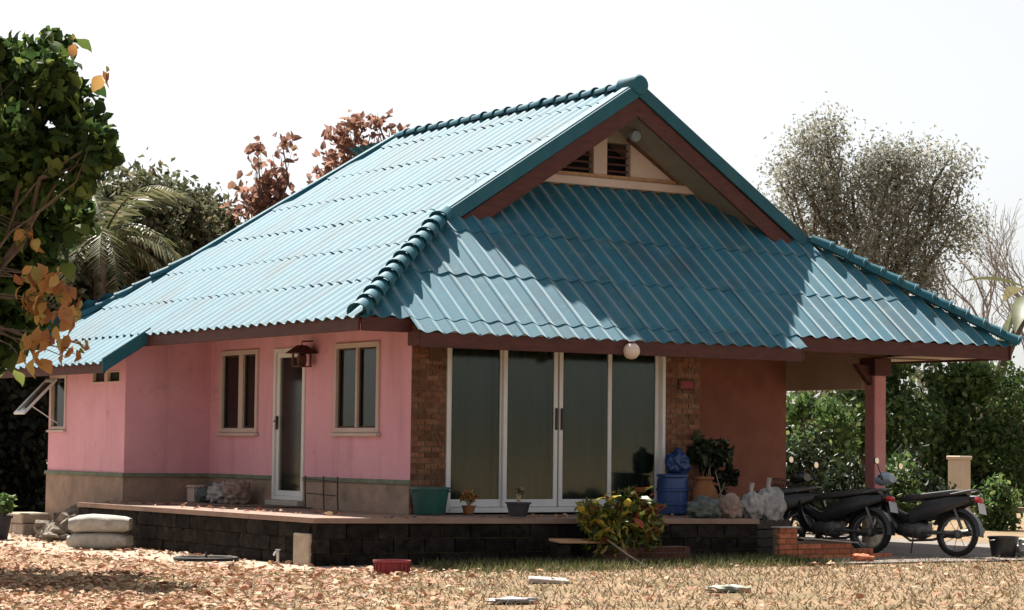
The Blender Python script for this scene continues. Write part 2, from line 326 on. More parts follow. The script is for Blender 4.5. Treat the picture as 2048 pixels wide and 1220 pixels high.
def holes_wall(name, axis, c, t, u0, u1, z0, z1, holes, mat, parent=house):
    """wall in the plane axis=c (thickness t inwards), built round its openings"""
    us = sorted({u0, u1, *[h[0] for h in holes], *[h[1] for h in holes]}); zs = sorted({z0, z1, *[h[2] for h in holes], *[h[3] for h in holes]})
    bm = bmesh.new(); vid = {}
    def V(u, z, k):
        key = (round(u, 4), round(z, 4), k)
        if key not in vid: vid[key] = bm.verts.new((c+k*t, u, z) if axis == 'x' else (u, c+k*t, z))
        return vid[key]
    solid = {}
    for i in range(len(us)-1):
        for j in range(len(zs)-1):
            um, zm = (us[i]+us[i+1])/2, (zs[j]+zs[j+1])/2
            solid[i, j] = not any(h[0] < um < h[1] and h[2] < zm < h[3] for h in holes)
    for (i, j), s in solid.items():
        if not s: continue
        a, b, d, e = us[i], us[i+1], zs[j], zs[j+1]
        for k in (0, 1): bm.faces.new([V(a, d, k), V(b, d, k), V(b, e, k), V(a, e, k)])
        for (di, dj, p, q) in ((-1, 0, (a, d), (a, e)), (1, 0, (b, d), (b, e)), (0, -1, (a, d), (b, d)), (0, 1, (a, e), (b, e))):
            if not solid.get((i+di, j+dj), False): bm.faces.new([V(*p, 0), V(*q, 0), V(*q, 1), V(*p, 1)])
    bmesh.ops.recalc_face_normals(bm, faces=bm.faces); me = bpy.data.meshes.new(name); bm.to_mesh(me); bm.free(); me.materials.append(mat)
    return link(name, me, parent)
WY = (.776, 1.949, .934, 2.092); VY = (4.136, 5.300, .934, 2.092); DY = (2.767, 3.666, .03, 2.08)
ZPL = .34
holes_wall('wall', 'x', 0, .14, .014, 5.66, ZPL, 2.75, [WY, VY, (DY[0], DY[1], ZPL-.01, DY[3])], MT['pink'])
holes_wall('plinth', 'x', -.012, .15, .014, 5.66, TZ-.3, ZPL, [(DY[0], DY[1], DY[2], ZPL+.01)], MT['plinth'])
for a, b in ((0.0, DY[0]), (DY[1], 5.66)): MB().box((-.035, a, ZPL-.045), (.02, b, ZPL+.012)).build('plinth_ledge', MT['ledge'], house, bev=.006)
# projecting room
bx = -1.317
holes_wall('wall', 'x', bx, .14, 5.66, 8.48, ZPL, 2.14, [(7.80, 8.40, .96, 1.78), (5.85, 6.32, 1.63, 1.80), (6.38, 6.84, 1.63, 1.80)], MT['pink'])
holes_wall('plinth', 'x', bx-.015, .16, 5.645, 8.495, GZ-.05, ZPL, [], MT['plinth'])
mb = MB(); mb.prism([(bx+.14, 5.66, ZPL), (-.001, 5.66, ZPL), (-.001, 5.66, 2.95), (bx+.14, 5.66, 2.18)], (0, .14, 0)); mb.build('wall', MT['pink'], house)
MB().box((bx+.145, 5.648, GZ), (-.014, 5.80, ZPL)).build('plinth', MT['plinth'], house)
MB().box((bx-.04, 5.62, ZPL-.045), (bx+.02, 8.52, ZPL+.012)).build('plinth_ledge', MT['ledge'], house, bev=.006)
MB().box((bx+.021, 5.62, ZPL-.045), (-.036, 5.67, ZPL+.012)).build('plinth_ledge', MT['ledge'], house, bev=.006)
MB().box((bx+.14, 8.34, GZ), (4.45, 8.48, 2.16)).build('wall', MT['pink'], house)
# interior shell
MB().box((4.35, .16, GZ), (4.49, 8.33, 2.75)).build('wall', MT['brickw'], house)
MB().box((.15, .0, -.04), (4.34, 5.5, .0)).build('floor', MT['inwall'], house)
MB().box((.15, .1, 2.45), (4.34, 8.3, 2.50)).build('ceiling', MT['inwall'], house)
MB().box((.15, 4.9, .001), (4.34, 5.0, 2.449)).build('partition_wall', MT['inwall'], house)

# ---- windows and doors of the left wall
def frame_x(x, y0, y1, z0, z1, w, d, name, mat, parent, proud=.03):
    mb = MB(); xa, xb = x-proud, x+d
    mb.box((xa, y0, z0), (xb, y0+w, z1)).box((xa, y1-w, z0), (xb, y1, z1)).box((xa, y0+w, z0), (xb, y1-w, z0+w)).box((xa, y0+w, z1-w), (xb, y1-w, z1))
    return mb.build(name, mat, parent, bev=.004)
for (y0, y1, z0, z1), mull, w0 in ((WY, 1.36, .065), (VY, 4.66, .065)):
    f = frame_x(0, y0, y1, z0, z1, w0, .06, 'window', MT['cream'], house)
    wm_ = .045 if mull < 2 else .13
    MB().box((-.022, mull-wm_/2, z0+w0+.001), (.055, mull+wm_/2, z1-w0-.001)).build('mullion', MT['cream'], f, bev=.004)
    for a, b in ((y0+w0, mull-wm_/2), (mull+wm_/2, y1-w0)):
        MB().box((.03, a-.004, z0+w0-.004), (.036, b+.004, z1-w0+.004)).build('pane', MT['glass_w'], f)
        sa = MB(); s_ = .022
        sa.box((.012, a+.001, z0+w0+.001), (.029, a+s_, z1-w0-.001)).box((.012, b-s_, z0+w0+.001), (.029, b-.001, z1-w0-.001)).box((.012, a+s_, z0+w0+.001), (.029, b-s_, z0+w0+s_)).box((.012, a+s_, z1-w0-s_), (.029, b-s_, z1-w0-.001))
        sa.build('sash', MT['iron'], f)
    MB().box((-.07, y0-.03, z0-.045), (-.001, y1+.03, z0-.002)).build('sill', MT['cream'], f, bev=.005)
y0, y1, z0, z1 = DY
d = frame_x(0, y0, y1, z0, z1, .055, .08, 'door', MT['alu'], house, .02)
lf = frame_x(.02, y0+.056, y1-.056, z0+.056, z1-.056, .07, .03, 'door_leaf', MT['alu'], d, .01)
MB().box((.03, y0+.125, z0+.125), (.037, y1-.125, z1-.125)).build('pane', MT['glass'], d)
mb = MB(); mb.box((-.02, y1-.115, .98), (.008, y1-.085, 1.16)).tube([(-.015, y1-.10, 1.09), (-.055, y1-.10, 1.09), (-.06, y1-.20, 1.085)], .009, 8); mb.build('handle', MT['iron'], d, bev=.002)
MB().box((-.11, y0-.02, -.045), (-.013, y1+.02, .027)).build('door_step', MT['concrete'], house, bev=.008)
# projecting room: tall window, open awning sash, two vent openings
f = frame_x(bx, 7.80, 8.40, .96, 1.78, .05, .06, 'window', MT['cream'], house, .02)
MB().box((bx+.03, 7.845, 1.005), (bx+.036, 8.355, 1.735)).build('pane', MT['glass_w'], f)
MB().box((bx-.06, 7.78, .925), (bx-.001, 8.43, .957)).build('sill', MT['cream'], f, bev=.004)
aw = MB(); hx, hz, L_, an = bx-.035, 1.70, .72, math.radians(44)
def awp(u, y, n): return (hx-math.sin(an)*u-math.cos(an)*n, y, hz-math.cos(an)*u+math.sin(an)*n)
def awbox(mb, u0, u1, ya, yb, n0, n1):
    mb.hexa([awp(u0, ya, n0), awp(u1, ya, n0), awp(u1, yb, n0), awp(u0, yb, n0)], [awp(u0, ya, n1), awp(u1, ya, n1), awp(u1, yb, n1), awp(u0, yb, n1)]); return mb
for q in ((0, .05, 8.08, 8.50), (L_-.05, L_, 8.08, 8.50), (.05, L_-.05, 8.08, 8.125), (.05, L_-.05, 8.455, 8.50)): awbox(aw, *q, 0, .03)
a_o = aw.build('awning_sash', MT['alu'], f)
awbox(MB(), .045, L_-.045, 8.12, 8.46, .012, .017).build('pane', MT['glass_w'], a_o)
MB().tube([awp(.55, 8.095, -.005), (bx-.02, 8.095, 1.06)], .008, 6).build('stay_arm', MT['alu'], f)
for a, b in ((5.85, 6.32), (6.38, 6.84)):
    v = frame_x(bx, a, b, 1.63, 1.80, .02, .05, 'vent', MT['cream'], house, .008)
    MB().box((bx+.06, a, 1.63), (bx+.07, b, 1.80)).build('vent_dark_sheet', MT['dark'], v)  # near-black sheet painting the dark inside the vent opening

# ---- front wall: brick piers, sliding doors
S0, S1, SZ = .505, 3.901, 2.30
brick_me = MB().box((-.5, -.05, -.029), (.5, .05, .029)).mesh('brick', MT['brick'], bev=.0)
ob_me = MB().box((-.5, -.05, -.029), (.5, .05, .029)).mesh('brick', MT['obrick'])
def bricks(parent, x0, x1, yface, z0, rows, me, rz=0, proud=.008, L=.195, pitch=.068, org=(0, 0)):
    """running bond along x in the plane y=yface (facing -y); each brick its own object"""
    for r in range(rows):
        x = x0-(0 if r % 2 == 0 else L/2)
        while x < x1-.01:
            a, b = max(x, x0), min(x+L, x1)-.010; x += L
            if b-a < .03: continue
            o = bpy.data.objects.new('brick', me); COL.objects.link(o); o.parent = parent; o.matrix_parent_inverse = wm(parent).inverted()
            o.location = ((a+b)/2, yface+.042+R.uniform(-.004, .004)-proud+.008, z0+(r+.5)*pitch); o.scale = (b-a, 1, 1); o.rotation_euler = (0, R.uniform(-.012, .012), R.uniform(-.02, .02))
for a, b in ((.003, S0-.002), (S1+.002, 4.49)):
    pr = MB().box((a+.002, .006, TZ-.2), (b, .15, 2.62)).build('brick_pier', MT['mortar'], house)
    bricks(pr, a, b, 0, TZ+.0, 36, brick_me)
MB().box((S0-.001, .02, SZ+.001), (S1+.001, .14, 2.62)).build('lintel', MT['soffit'], house)
sd_ = MB(); sd_.box((S0, -.02, TZ), (S0+.05, .12, SZ)).box((S1-.05, -.02, TZ), (S1, .12, SZ)).box((S0+.05, -.02, SZ-.05), (S1-.05, .12, SZ)).box((S0+.05, -.03, TZ), (S1-.05, .12, .015))
sdo = sd_.build('sliding_door', MT['alu'], house, bev=.004)
pw = (S1-S0-.1)/4
for i in range(4):
    a = S0+.05+i*pw; b = a+pw; y = .01 if i in (1, 2) else .055; ov = .02
    a2, b2 = a+(.003 if i != 2 else .012)-(0 if i in (0, 2) else ov), b-(.003 if i != 1 else .012)+(ov if i in (0, 2) and i != 3 and i != 1 else 0)
    fr = .058; mb = MB()
    mb.box((a2, y, .02), (a2+fr, y+.038, SZ-.052)).box((b2-fr, y, .02), (b2, y+.038, SZ-.052)).box((a2+fr, y, .02), (b2-fr, y+.038, .115)).box((a2+fr, y, SZ-.11), (b2-fr, y+.038, SZ-.052))
    pa = mb.build('door_panel', MT['alu'], sdo, bev=.003)
    MB().box((a2+fr-.005, y+.016, .11), (b2-fr+.005, y+.022, SZ-.105)).build('pane', MT['glass'], sdo)
    if i in (1, 2):
        hxx = b2-.03 if i == 1 else a2+.03
        MB().box((hxx-.012, y-.03, 1.0), (hxx+.012, y-.001, 1.28)).build('handle', MT['iron'], sdo, bev=.004)
# curtains hanging behind the glass
def curtain(x0, x1, y, z0, z1, mat):
    mb = MB(); n = int((x1-x0)/.03)+1; V = []
    for i in range(n+1):
        x = x0+(x1-x0)*i/n; yy = y+.035*math.sin(i*.95+x0*7)+.014*math.sin(i*.37)
        V += [(x, yy, z0), (x, yy*.6+y*.4, z1)]
    mb.add(V, [(2*i, 2*i+2, 2*i+3, 2*i+1) for i in range(n)]); return mb.build('curtain', mat, sdo, sm=True)
curtain(S0+.06, 1.30, .22, .04, 2.25, MT['curtain']); curtain(1.36, 2.16, .23, .04, 2.25, MT['curtain']); curtain(2.22, 3.02, .23, .04, 2.25, MT['curtain']); curtain(3.06, 3.85, .22, .04, 2.25, MT['curtain'])
mb = MB(); n_ = 24; V = []
for i in range(n_+1): yy = DY[0]+.06+(DY[1]-DY[0]-.12)*i/n_; V += [(.20+.02*math.sin(i*1.3), yy, .06), (.20+.012*math.sin(i*1.3), yy, 2.05)]
mb.add(V, [(2*i, 2*i+2, 2*i+3, 2*i+1) for i in range(n_)]); mb.build('curtain', MT['curtain'], d, sm=True)

# ---- porch: rear wall, column, beam, brackets
MB().box((4.49, 2.31, GZ), (7.93, 2.45, 2.62)).build('porch_wall', MT['brickw'], house)
cx_, cy_ = 7.985, .52
col = MB().box((cx_-.0, cy_-.11, GZ+.02), (cx_+.22, cy_+.11, 2.1)).build('porch_column', MT['column'], house, bev=.012)
MB().box((cx_-.03, cy_-.14, GZ+.02), (cx_+.25, cy_+.14, GZ+.55)).build('column_base', MT['beige'], col, bev=.01)
MB().prism([(cx_-.30, cy_-.05, 2.02), (cx_-.002, cy_-.05, 2.02), (cx_-.002, cy_-.05, 1.72), (cx_-.10, cy_-.05, 1.80)], (0, .1, 0)).build('bracket', MT['maroon'], col, bev=.008)
MB().box((cx_-.05, cy_-.17, 1.86), (cx_+.27, cy_+.17, 2.11)).build('capital', MT['maroon'], col, bev=.01)
MB().box((cx_+.01, cy_+.18, 1.67), (cx_+.20, 2.44, 2.20)).build('porch_beam', MT['beige'], house, bev=.008)
MB().box((4.5, cy_-.09, 2.12), (9.3, cy_+.09, 2.40)).build('porch_beam', MT['soffit'], house, bev=.008)
mb = MB(); mb.add([(8.22, -.68, 2.135), (9.48, -.68, 2.135), (9.48, 8.2, 2.135), (8.22, 8.2, 2.135)], [(0, 1, 2, 3)]); mb.add([(8.22, -.68, 2.15), (9.48, -.68, 2.15), (9.48, 8.2, 2.15), (8.22, 8.2, 2.15)], [(0, 1, 2, 3)]); mb.build('soffit_panel', MT['beige'], house)

# ---- roof
rf = MB()
def slabpoly(mb, pts, t=.05):
    mb.prism([(x, y, z) for x, y, z in pts], (0, 0, -t))
o_ = -.085
xyW = [(Xr, Yg+.02), (Xr, 7.58), (.9, 8.28), (xb2+.03, yb1-.03), (xb2+.03, yb0+.03), (Xe+.03, yb0+.03), (Xe+.03, Ye+.03), (xf0, Yg+.02)]
slabpoly(rf, [(x, y, Wz(x)+o_) for x, y in xyW])
xyE = [(Xr, Yg+.02), (xf1, Yg+.02), (Xee-.03, Ye+.03), (Xee-.03, 9.2), (7.3, 8.28), (Xr, 7.58)]
slabpoly(rf, [(x, y, Wz(x)+o_) for x, y in xyE])
slabpoly(rf, [(Xe+.05, Ye+.03, Fz(Ye+.03)+o_), (Xee-.05, Ye+.03, Fz(Ye+.03)+o_), (xf1-.9, 1.85, Fz(1.85)+o_), (xf0+.9, 1.85, Fz(1.85)+o_)])
slabpoly(rf, [(.9, 8.25, Wz(.9)+o_-.01), (7.3, 8.25, Wz(.9)+o_-.01), (Xee-.1, 9.6, Ze+o_-.01), (xb2+.3, 9.6, Ze+o_-.3)])
roof = rf.build('roof', MT['soffit'], house)
TW, TL, EXP, AMP, PER = .5, 1.13, 1.0, .022, .25
def tile_bm(x0=-TW/2-.012, x1=TW/2+.012, L=TL, n=16, m=2):
    bm = bmesh.new(); rows = []
    for lay in (0, 1):
        for j in range(m+1):
            v = -L+L*j/m; row = []
            for i in range(n+1):
                x = x0+(x1-x0)*i/n
                z = AMP*math.cos(2*math.pi*x/PER)+.007*(x/TW)+.010+.012*(j/m)-lay*.008
                row.append(bm.verts.new((x, v, z)))
            rows.append(row)
    for lay in (0, 1):
        for j in range(m):
            A, B = rows[lay*(m+1)+j], rows[lay*(m+1)+j+1]
            for i in range(n): bm.faces.new((A[i], A[i+1], B[i+1], B[i]) if lay == 0 else (A[i], B[i], B[i+1], A[i+1]))
            if lay == 0:
                for i in (0, n):
                    bm.faces.new((A[i], B[i], rows[m+1+j+1][i], rows[m+1+j][i]))
    T, Bt = rows[m], rows[2*m+1]
    for i in range(n): bm.faces.new((T[i], T[i+1], Bt[i+1], Bt[i]))
    return bm
def bm_mesh(bm, mat, name='tile'):
    bmesh.ops.recalc_face_normals(bm, faces=bm.faces)
    me = bpy.data.meshes.new(name); bm.to_mesh(me); bm.free(); smooth(me)
    try: me.set_sharp_from_angle(angle=math.radians(50))
    except Exception: pass
    me.materials.append(mat); return me
tile_full = bm_mesh(tile_bm(n=20, m=1), MT['tile'])
tile_short = {}
def put_tiles(P0, acr, down, nor, rng_a, rows, cutter, L=TL, parent=roof, mat=MT['tile']):
    """P0: point on the eave line; acr/down/nor unit vectors; rows: list of (slope distance of the lower edge, length)"""
    B = Matrix((acr, down, nor)).transposed().to_4x4()
    a0, a1 = rng_a
    n = int(math.ceil((a1-a0)/TW))
    for (u, ln) in rows:
        for i in range(n):
            c = a0+(i+.5)*TW
            M_ = Matrix.Translation(P0+acr*c+down*(-u)+nor*(-.03+R.uniform(-.003, .003))) @ B @ Euler((R.uniform(-.003, .003), R.uniform(-.004, .004), R.uniform(-.004, .004))).to_matrix().to_4x4()
            cor = [M_ @ Vector((sx*TW/2, sy, 0)) for sx in (-1, 1) for sy in (-ln, 0)]
            st = cutter(cor)
            if st == 'out': continue
            if st == 'in' and abs(ln-TL) < 1e-6: me = tile_full
            else:
                bm = tile_bm(L=ln, n=20, m=1); bm.transform(M_)
                if st != 'in': st(bm)
                if len(bm.faces) < 2: bm.free(); continue
                bm.transform(M_.inverted()); me = bm_mesh(bm, mat)
            o = bpy.data.objects.new('tile', me); COL.objects.link(o); o.parent = parent; o.matrix_parent_inverse = wm(parent).inverted(); o.matrix_basis = M_
def cut(bm, co, no):    # drops what lies on the side the normal points to
    bmesh.ops.bisect_plane(bm, geom=list(bm.verts)+list(bm.edges)+list(bm.faces), plane_co=co, plane_no=no, clear_outer=True, dist=1e-5)
def side(p, a, b): return (b[0]-a[0])*(p[1]-a[1])-(b[1]-a[1])*(p[0]-a[0])
def region_cutter(lines):
    """lines: convex region as directed xy lines with the inside on the left"""
    def f(cor):
        need = []
        for a, b in lines:
            s_ = [side((c.x, c.y), a, b) for c in cor]
            if max(s_) <= 0.0: return 'out'
            if min(s_) < 0: need.append((a, b))
        if not need: return 'in'
        def do(bm):
            for a, b in need:
                no = Vector((b[1]-a[1], -(b[0]-a[0]), 0)).normalized(); cut(bm, Vector((a[0], a[1], 0)), no)
        return do
    return f
# left slope: upper region between the rakes, lower region between the hips
Lw = math.sqrt(1+sl*sl); dW = Vector((-1, 0, -sl))/Lw; nW = Vector((-sl, 0, 1))/Lw; aW = Vector((0, 1, 0))
P0 = Vector((Xe-.04, 0, Wz(Xe-.04)))
hipF = ((xf0, Yg), (Xe, Ye))
upper = [((xf0, Yg-.03), (9, Yg-.03)), ((Xr, 20), (Xr, 7.6)), ((Xr-.02, 20), (Xr-.02, -20))][:1]+[((Xr-.02, -20), (Xr-.02, 20)), (RB0, RB1)]
def flip(l): return (l[1], l[0])
def inside_left(l, p): return l if side(p, *l) > 0 else flip(l)
ctr_u, ctr_l = (3.0, 4.0), (0, 4.0)
upper = [inside_left(l, ctr_u) for l in (((xf0, Yg-.03), (9, Yg-.03)), ((Xr-.02, -20), (Xr-.02, 20)), (RB0, RB1))]
hipB = ((.9, 8.30), (xb2, yb1))
lower = [inside_left(l, ctr_l) for l in (hipF, hipB)]
xsplit = (xf0+.9)/2
rowsW = [(i*EXP, TL) for i in range(7)]
def west_cut(cor):
    xs = [c.x for c in cor]; lo, hi = min(xs), max(xs)
    if lo >= xf0-.02: return region_cutter(upper)(cor)
    if hi <= .92: return region_cutter(lower)(cor)
    r = region_cutter(lower)(cor); ru = region_cutter(upper)(cor)
    if r == 'in' and ru == 'in': return 'in'
    if r == 'out' and ru == 'out': return 'out'
    front = sum(c.y for c in cor)/4 < 4; xs_ = xf0 if front else .9
    def do(bm):
        b2 = bm.copy(); cut(bm, Vector((xs_, 0, 0)), Vector((1, 0, 0))); cut(b2, Vector((xs_, 0, 0)), Vector((-1, 0, 0)))
        for l, bb in ((lower, bm), (upper, b2)):
            for a, b in l: cut(bb, Vector((a[0], a[1], 0)), Vector((b[1]-a[1], -(b[0]-a[0]), 0)).normalized())
        tmp = bpy.data.meshes.new('tmp'); b2.to_mesh(tmp); b2.free(); bm.from_mesh(tmp); bpy.data.meshes.remove(tmp)
        bmesh.ops.remove_doubles(bm, verts=bm.verts, dist=1e-4)
    return do
put_tiles(P0, aW, dW, nW, (-1.0, 9.5), rowsW, west_cut)
lowcut = [inside_left(l, (-1.5, 7)) for l in (((-5, yb0-.03), (5, yb0-.03)), hipB)]
put_tiles(P0, aW, dW, nW, (yb0-.03, yb1+.2), [(-.76, .90)], region_cutter(lowcut))
# front skirt
Lf = math.sqrt(1+kf*kf); dF = Vector((0, -1, -kf))/Lf; nF = Vector((0, -kf, 1))/Lf; aF = dF.cross(nF)
P1 = Vector((0, Ye-.02, Fz(Ye-.02)))
hipR = ((xf1, Yg), (Xee, Ye))
frontc = [inside_left(l, (4.2, 0)) for l in (hipF, hipR, ((-20, 1.84), (20, 1.84)))]
put_tiles(P1, aF, dF, nF, (-10.0, 1.5), [(i*EXP, TL) for i in range(4)], region_cutter(frontc))
put_tiles(P1, aF, dF, nF, (-5.5, .5), [(-.27, .42)], lambda cor: 'in')
# hidden slopes: one corrugated covering each
def corr(name, org, acr, down, nor, a0, a1, L, lines):
    n = int((a1-a0)/PER*8); V = []; F = []
    for j in range(4):
        for i in range(n+1):
            a = a0+(a1-a0)*i/n; V.append(org+acr*a+down*(-L*j/3)+nor*(AMP*math.cos(2*math.pi*a/PER)-.01))
    for j in range(3):
        for i in range(n): F.append((j*(n+1)+i, j*(n+1)+i+1, (j+1)*(n+1)+i+1, (j+1)*(n+1)+i))
    me = bpy.data.meshes.new(name); me.from_pydata(V, [], F); bm = bmesh.new(); bm.from_mesh(me)
    for a, b in lines: cut(bm, Vector((a[0], a[1], 0)), Vector((b[1]-a[1], -(b[0]-a[0]), 0)).normalized())
    bm.to_mesh(me); bm.free(); smooth(me); me.materials.append(MT['tile']); o = link(name, me, roof); o['kind'] = 'stuff'; return o
dE = Vector((1, 0, -sl))/Lw; nE = Vector((sl, 0, 1))/Lw; aE = dE.cross(nE)
corr('roof_covering', Vector((Xee, 0, Ze)), aE, dE, nE, -9.3, 1.0, 6.35, [inside_left(l, (7.2, 4)) for l in (hipR, ((7.3, 8.3), (Xee, 9.6)))][:0]+[inside_left(((-20, Yg-.02), (20, Yg-.02)), (7, 4))])
corr('roof_covering', Vector((Xee, 0, Ze)), aE, dE, nE, -9.3, 1.0, 2.72, [inside_left(l, (9, 4)) for l in (hipR,)]+[inside_left(((-20, Yg-.021), (20, Yg-.021)), (7, -4))])
dN = Vector((0, 1, -kf))/Lf; nN = Vector((0, kf, 1))/Lf; aN = dN.cross(nN)
corr('roof_covering', Vector((0, 9.75, Zf-.815*1.45-.22)), aN, dN, nN, -9.4, 1.8, 1.9, [inside_left(l, (4, 9)) for l in (hipB, ((7.3, 8.3), (9.5, 9.7)))])
# ridge and hip caps
def cap_mesh(L=.36, r0=.115, r1=.14, n=9, name='ridge_cap'):
    V = []; F = []
    for j, (y, r) in enumerate(((0, r0), (L*.86, r1*.97), (L*.88, r1*1.06), (L, r1*1.08))):
        for lay in (0, 1):
            for i in range(n+1):
                t = math.pi*(i/n)*1.1-.05*math.pi; rr = r-lay*.014; V.append((rr*math.cos(t)*1.05, y, rr*math.sin(t)-.03))
    w = n+1
    for j in range(3):
        for lay in (0, 1):
            for i in range(n):
                a = j*2*w+lay*w+i; b = a+2*w; F.append((a, a+1, b+1, b) if lay == 0 else (a, b, b+1, a+1))
    for i in range(n):
        a = 3*2*w+i; F.append((a, a+1, a+1+w, a+w)); a = i; F.append((a, a+w, a+w+1, a+1))
    mb = MB(); mb.add(V, F); return mb.mesh(name, MT['cap'], sm=True)
cap_me = cap_mesh(.36, .075, .09); hip_me = cap_mesh(.33, .095, .122, name='hip_cap'); hipb_me = cap_mesh(.36, .07, .085, name='hip_cap')
def caps(name, me, a, b, step, rise=.02):
    """caps laid from b up to a; each wide end points towards b"""
    a, b = Vector(a), Vector(b); d_ = (b-a).normalized(); n = int((b-a).length/step+.5)
    z = (Vector((0, 0, 1))-d_*d_.z).normalized(); x = d_.cross(z)
    for i in range(n):
        B = Matrix((x, d_, z)).transposed().to_4x4(); p = a+d_*((b-a).length*i/n)+z*rise
        o = bpy.data.objects.new(name, me); COL.objects.link(o); o.parent = roof; o.matrix_parent_inverse = wm(roof).inverted()
        o.matrix_basis = Matrix.Translation(p+Vector((R.uniform(-.006, .006), R.uniform(-.006, .006), R.uniform(-.004, .006)))) @ B @ Euler((R.uniform(-.01, .03)+.03, 0, R.uniform(-.03, .03))).to_matrix().to_4x4()
caps('ridge_cap', cap_me, (Xr, 7.6, Zr), (Xr, Yg+.02, Zr), .32)
caps('hip_cap', hip_me, (xf0-.03, Yg-.03, Zf+.01), (Xe-.02, Ye-.02, Ze+.01), .265, .03)
caps('hip_cap', hip_me, (xf1+.03, Yg-.03, Zf+.01), (Xee+.02, Ye-.02, Ze+.01), .265, .03)
caps('hip_cap', hipb_me, (.9, 8.30, Wz(.9)), (xb2, yb1, Wz(xb2)), .32, .02)
# verge caps, bargeboards
def rake(mb, p, q, top, bot, y0, y1):
    (xa, za), (xc, zc) = p, q
    mb.hexa([(xa, y0, za+bot), (xc, y0, zc+bot), (xc, y1, zc+bot), (xa, y1, za+bot)], [(xa, y0, za+top), (xc, y0, zc+top), (xc, y1, zc+top), (xa, y1, za+top)]); return mb
for sx, xf in ((-1, xf0-.06), (1, xf1+.06)):
    p, q = (Xr+sx*.001, Zr), (xf, Wz(xf))
    rake(MB(), p, q, .05, -.165, Yg-.05, Yg-.015).build('verge_cap', MT['cap'], roof, bev=.012, segs=2)
    rake(MB(), p, q, .070, .035, Yg-.014, Yg+.16).build('verge_cap', MT['cap'], roof, bev=.01)
    q2 = (xf-sx*.28, Wz(xf-sx*.28)-.02)
    rake(MB(), (p[0], p[1]-.166), (q2[0], q2[1]-.166), 0, -.27, Yg-.012, Yg+.03).build('bargeboard', MT['maroon'], roof, bev=.004)
# end cap of the ridge
mb = MB(); mb.lathe([(.02, -.10), (.13, -.07), (.155, -.03), (.155, .30), (.02, .31)], (Xr, Yg+.0, Zr-.0), 16, 'y'); mb.build('ridge_end', MT['cap'], roof, sm=True)
# rear verge and the verge of the lower roof
mb = MB()
for (xa, ya), (xc, yc) in ((RB0, RB1),):
    za, zc = Wz(xa), Wz(xc); mb.hexa([(xa, ya, za-.1), (xc, yc, zc-.1), (xc, yc+.14, zc-.1), (xa, ya+.14, za-.1)], [(xa, ya, za+.05), (xc, yc, zc+.05), (xc, yc+.14, zc+.05), (xa, ya+.14, za+.05)])
mb.build('verge_cap', MT['cap'], roof, bev=.01)
mb = MB(); rake(mb, (Xe+.05, Wz(Xe+.05)), (xb2-.03, Wz(xb2-.03)), .04, -.17, yb0-.075, yb0-.035); mb.build('verge_cap', MT['cap'], roof, bev=.008)
# fascias
FH = .175
def fas(a, b, z, h=FH, t=.03, n=(0, 1), mat='maroon'):
    nx, ny = n; mb = MB(); (x0, y0), (x1, y1) = a, b
    q = [(x0, y0), (x1, y1), (x1+nx*t, y1+ny*t), (x0+nx*t, y0+ny*t)]
    mb.hexa([(x, y, z-h) for x, y in q], [(x, y, z) for x, y in q]); return mb.build('fascia_board', MT[mat], roof, bev=.004)
zt = Ze-.025
fas((Xe+.0, yb0+.02), (Xe+.0, Ye+.05), zt, n=(1, 0))
fas((Xe+.035, Ye+.02), (-.44, Ye+.02), zt, n=(0, 1))
fas((-.46, Ye-.20), (5.46, Ye-.20), Fz(Ye-.20)-.03, FH+.01)
fas((-.49, Ye-.20), (-.49, Ye+.05), Fz(Ye-.20)-.02, FH, n=(.9, 0)); fas((5.49, Ye-.20), (5.49, Ye+.05), Fz(Ye-.20)-.02, FH, n=(-.9, 0))
fas((5.53, Ye+.02), (Xee-.035, Ye+.02), zt, .20)
fas((Xee-.03, Ye+.0), (Xee-.03, 9.5), zt, .20, n=(1, 0))
fas((xb2+.02, yb0+.0), (xb2+.02, yb1-.1), Wz(xb2)-.02, .16, n=(1, 0))
# gable: soffits, wall, openings, beam
gy = 1.85
for sx, xf in ((-1, xf0), (1, xf1)):
    mb = MB(); z0_ = Zr-.34; xq = xf-sx*.45; zq = Wz(xq)-.34
    mb.hexa([(Xr+sx*.001, Yg+.031, z0_), (xq, Yg+.031, zq), (xq, gy+.3, zq), (Xr+sx*.001, gy+.3, z0_)], [(Xr+sx*.001, Yg+.031, z0_+.03), (xq, Yg+.031, zq+.03), (xq, gy+.3, zq+.03), (Xr+sx*.001, gy+.3, z0_+.03)]); mb.build('soffit_panel', MT['gsoffit'], roof)
zb = 4.44; ap = Zr-.345
hw = lambda z: (ap-z)/sl
def gpoly(pts, y, t, name, mat, parent, bev=0): return MB().prism([(x, y, z) for x, z in pts], (0, t, 0)).build(name, mat, parent, bev=bev)
zs_ = 4.62
gw = gpoly([(Xr-hw(zb), zb), (Xr+hw(zb), zb), (Xr+hw(zs_), zs_), (Xr-hw(zs_), zs_)], gy, .12, 'gable_wall', MT['beige'], house)
gpoly([(4.66, zs_), (Xr+hw(zs_)-.001, zs_), (4.66, ap-sl*(4.66-Xr))], gy, .12, 'gable_panel', MT['cream'], gw)
gpoly([(4.02, zs_), (4.25, zs_), (4.25, ap-sl*(4.25-Xr)), (Xr, ap), (4.02, ap-sl*(Xr-4.02))], gy, .12, 'gable_post', MT['cream'], gw)
gpoly([(Xr-hw(zs_)+.001, zs_), (3.45, zs_), (3.45, ap-sl*(Xr-3.45))], gy, .12, 'gable_panel', MT['maroon'], gw)
gpoly([(3.0, zs_), (5.4, zs_), (Xr, ap)], gy+.5, .05, 'attic_dark_sheet', MT['dark'], gw)  # near-black sheet standing in for the unlit attic behind the openings
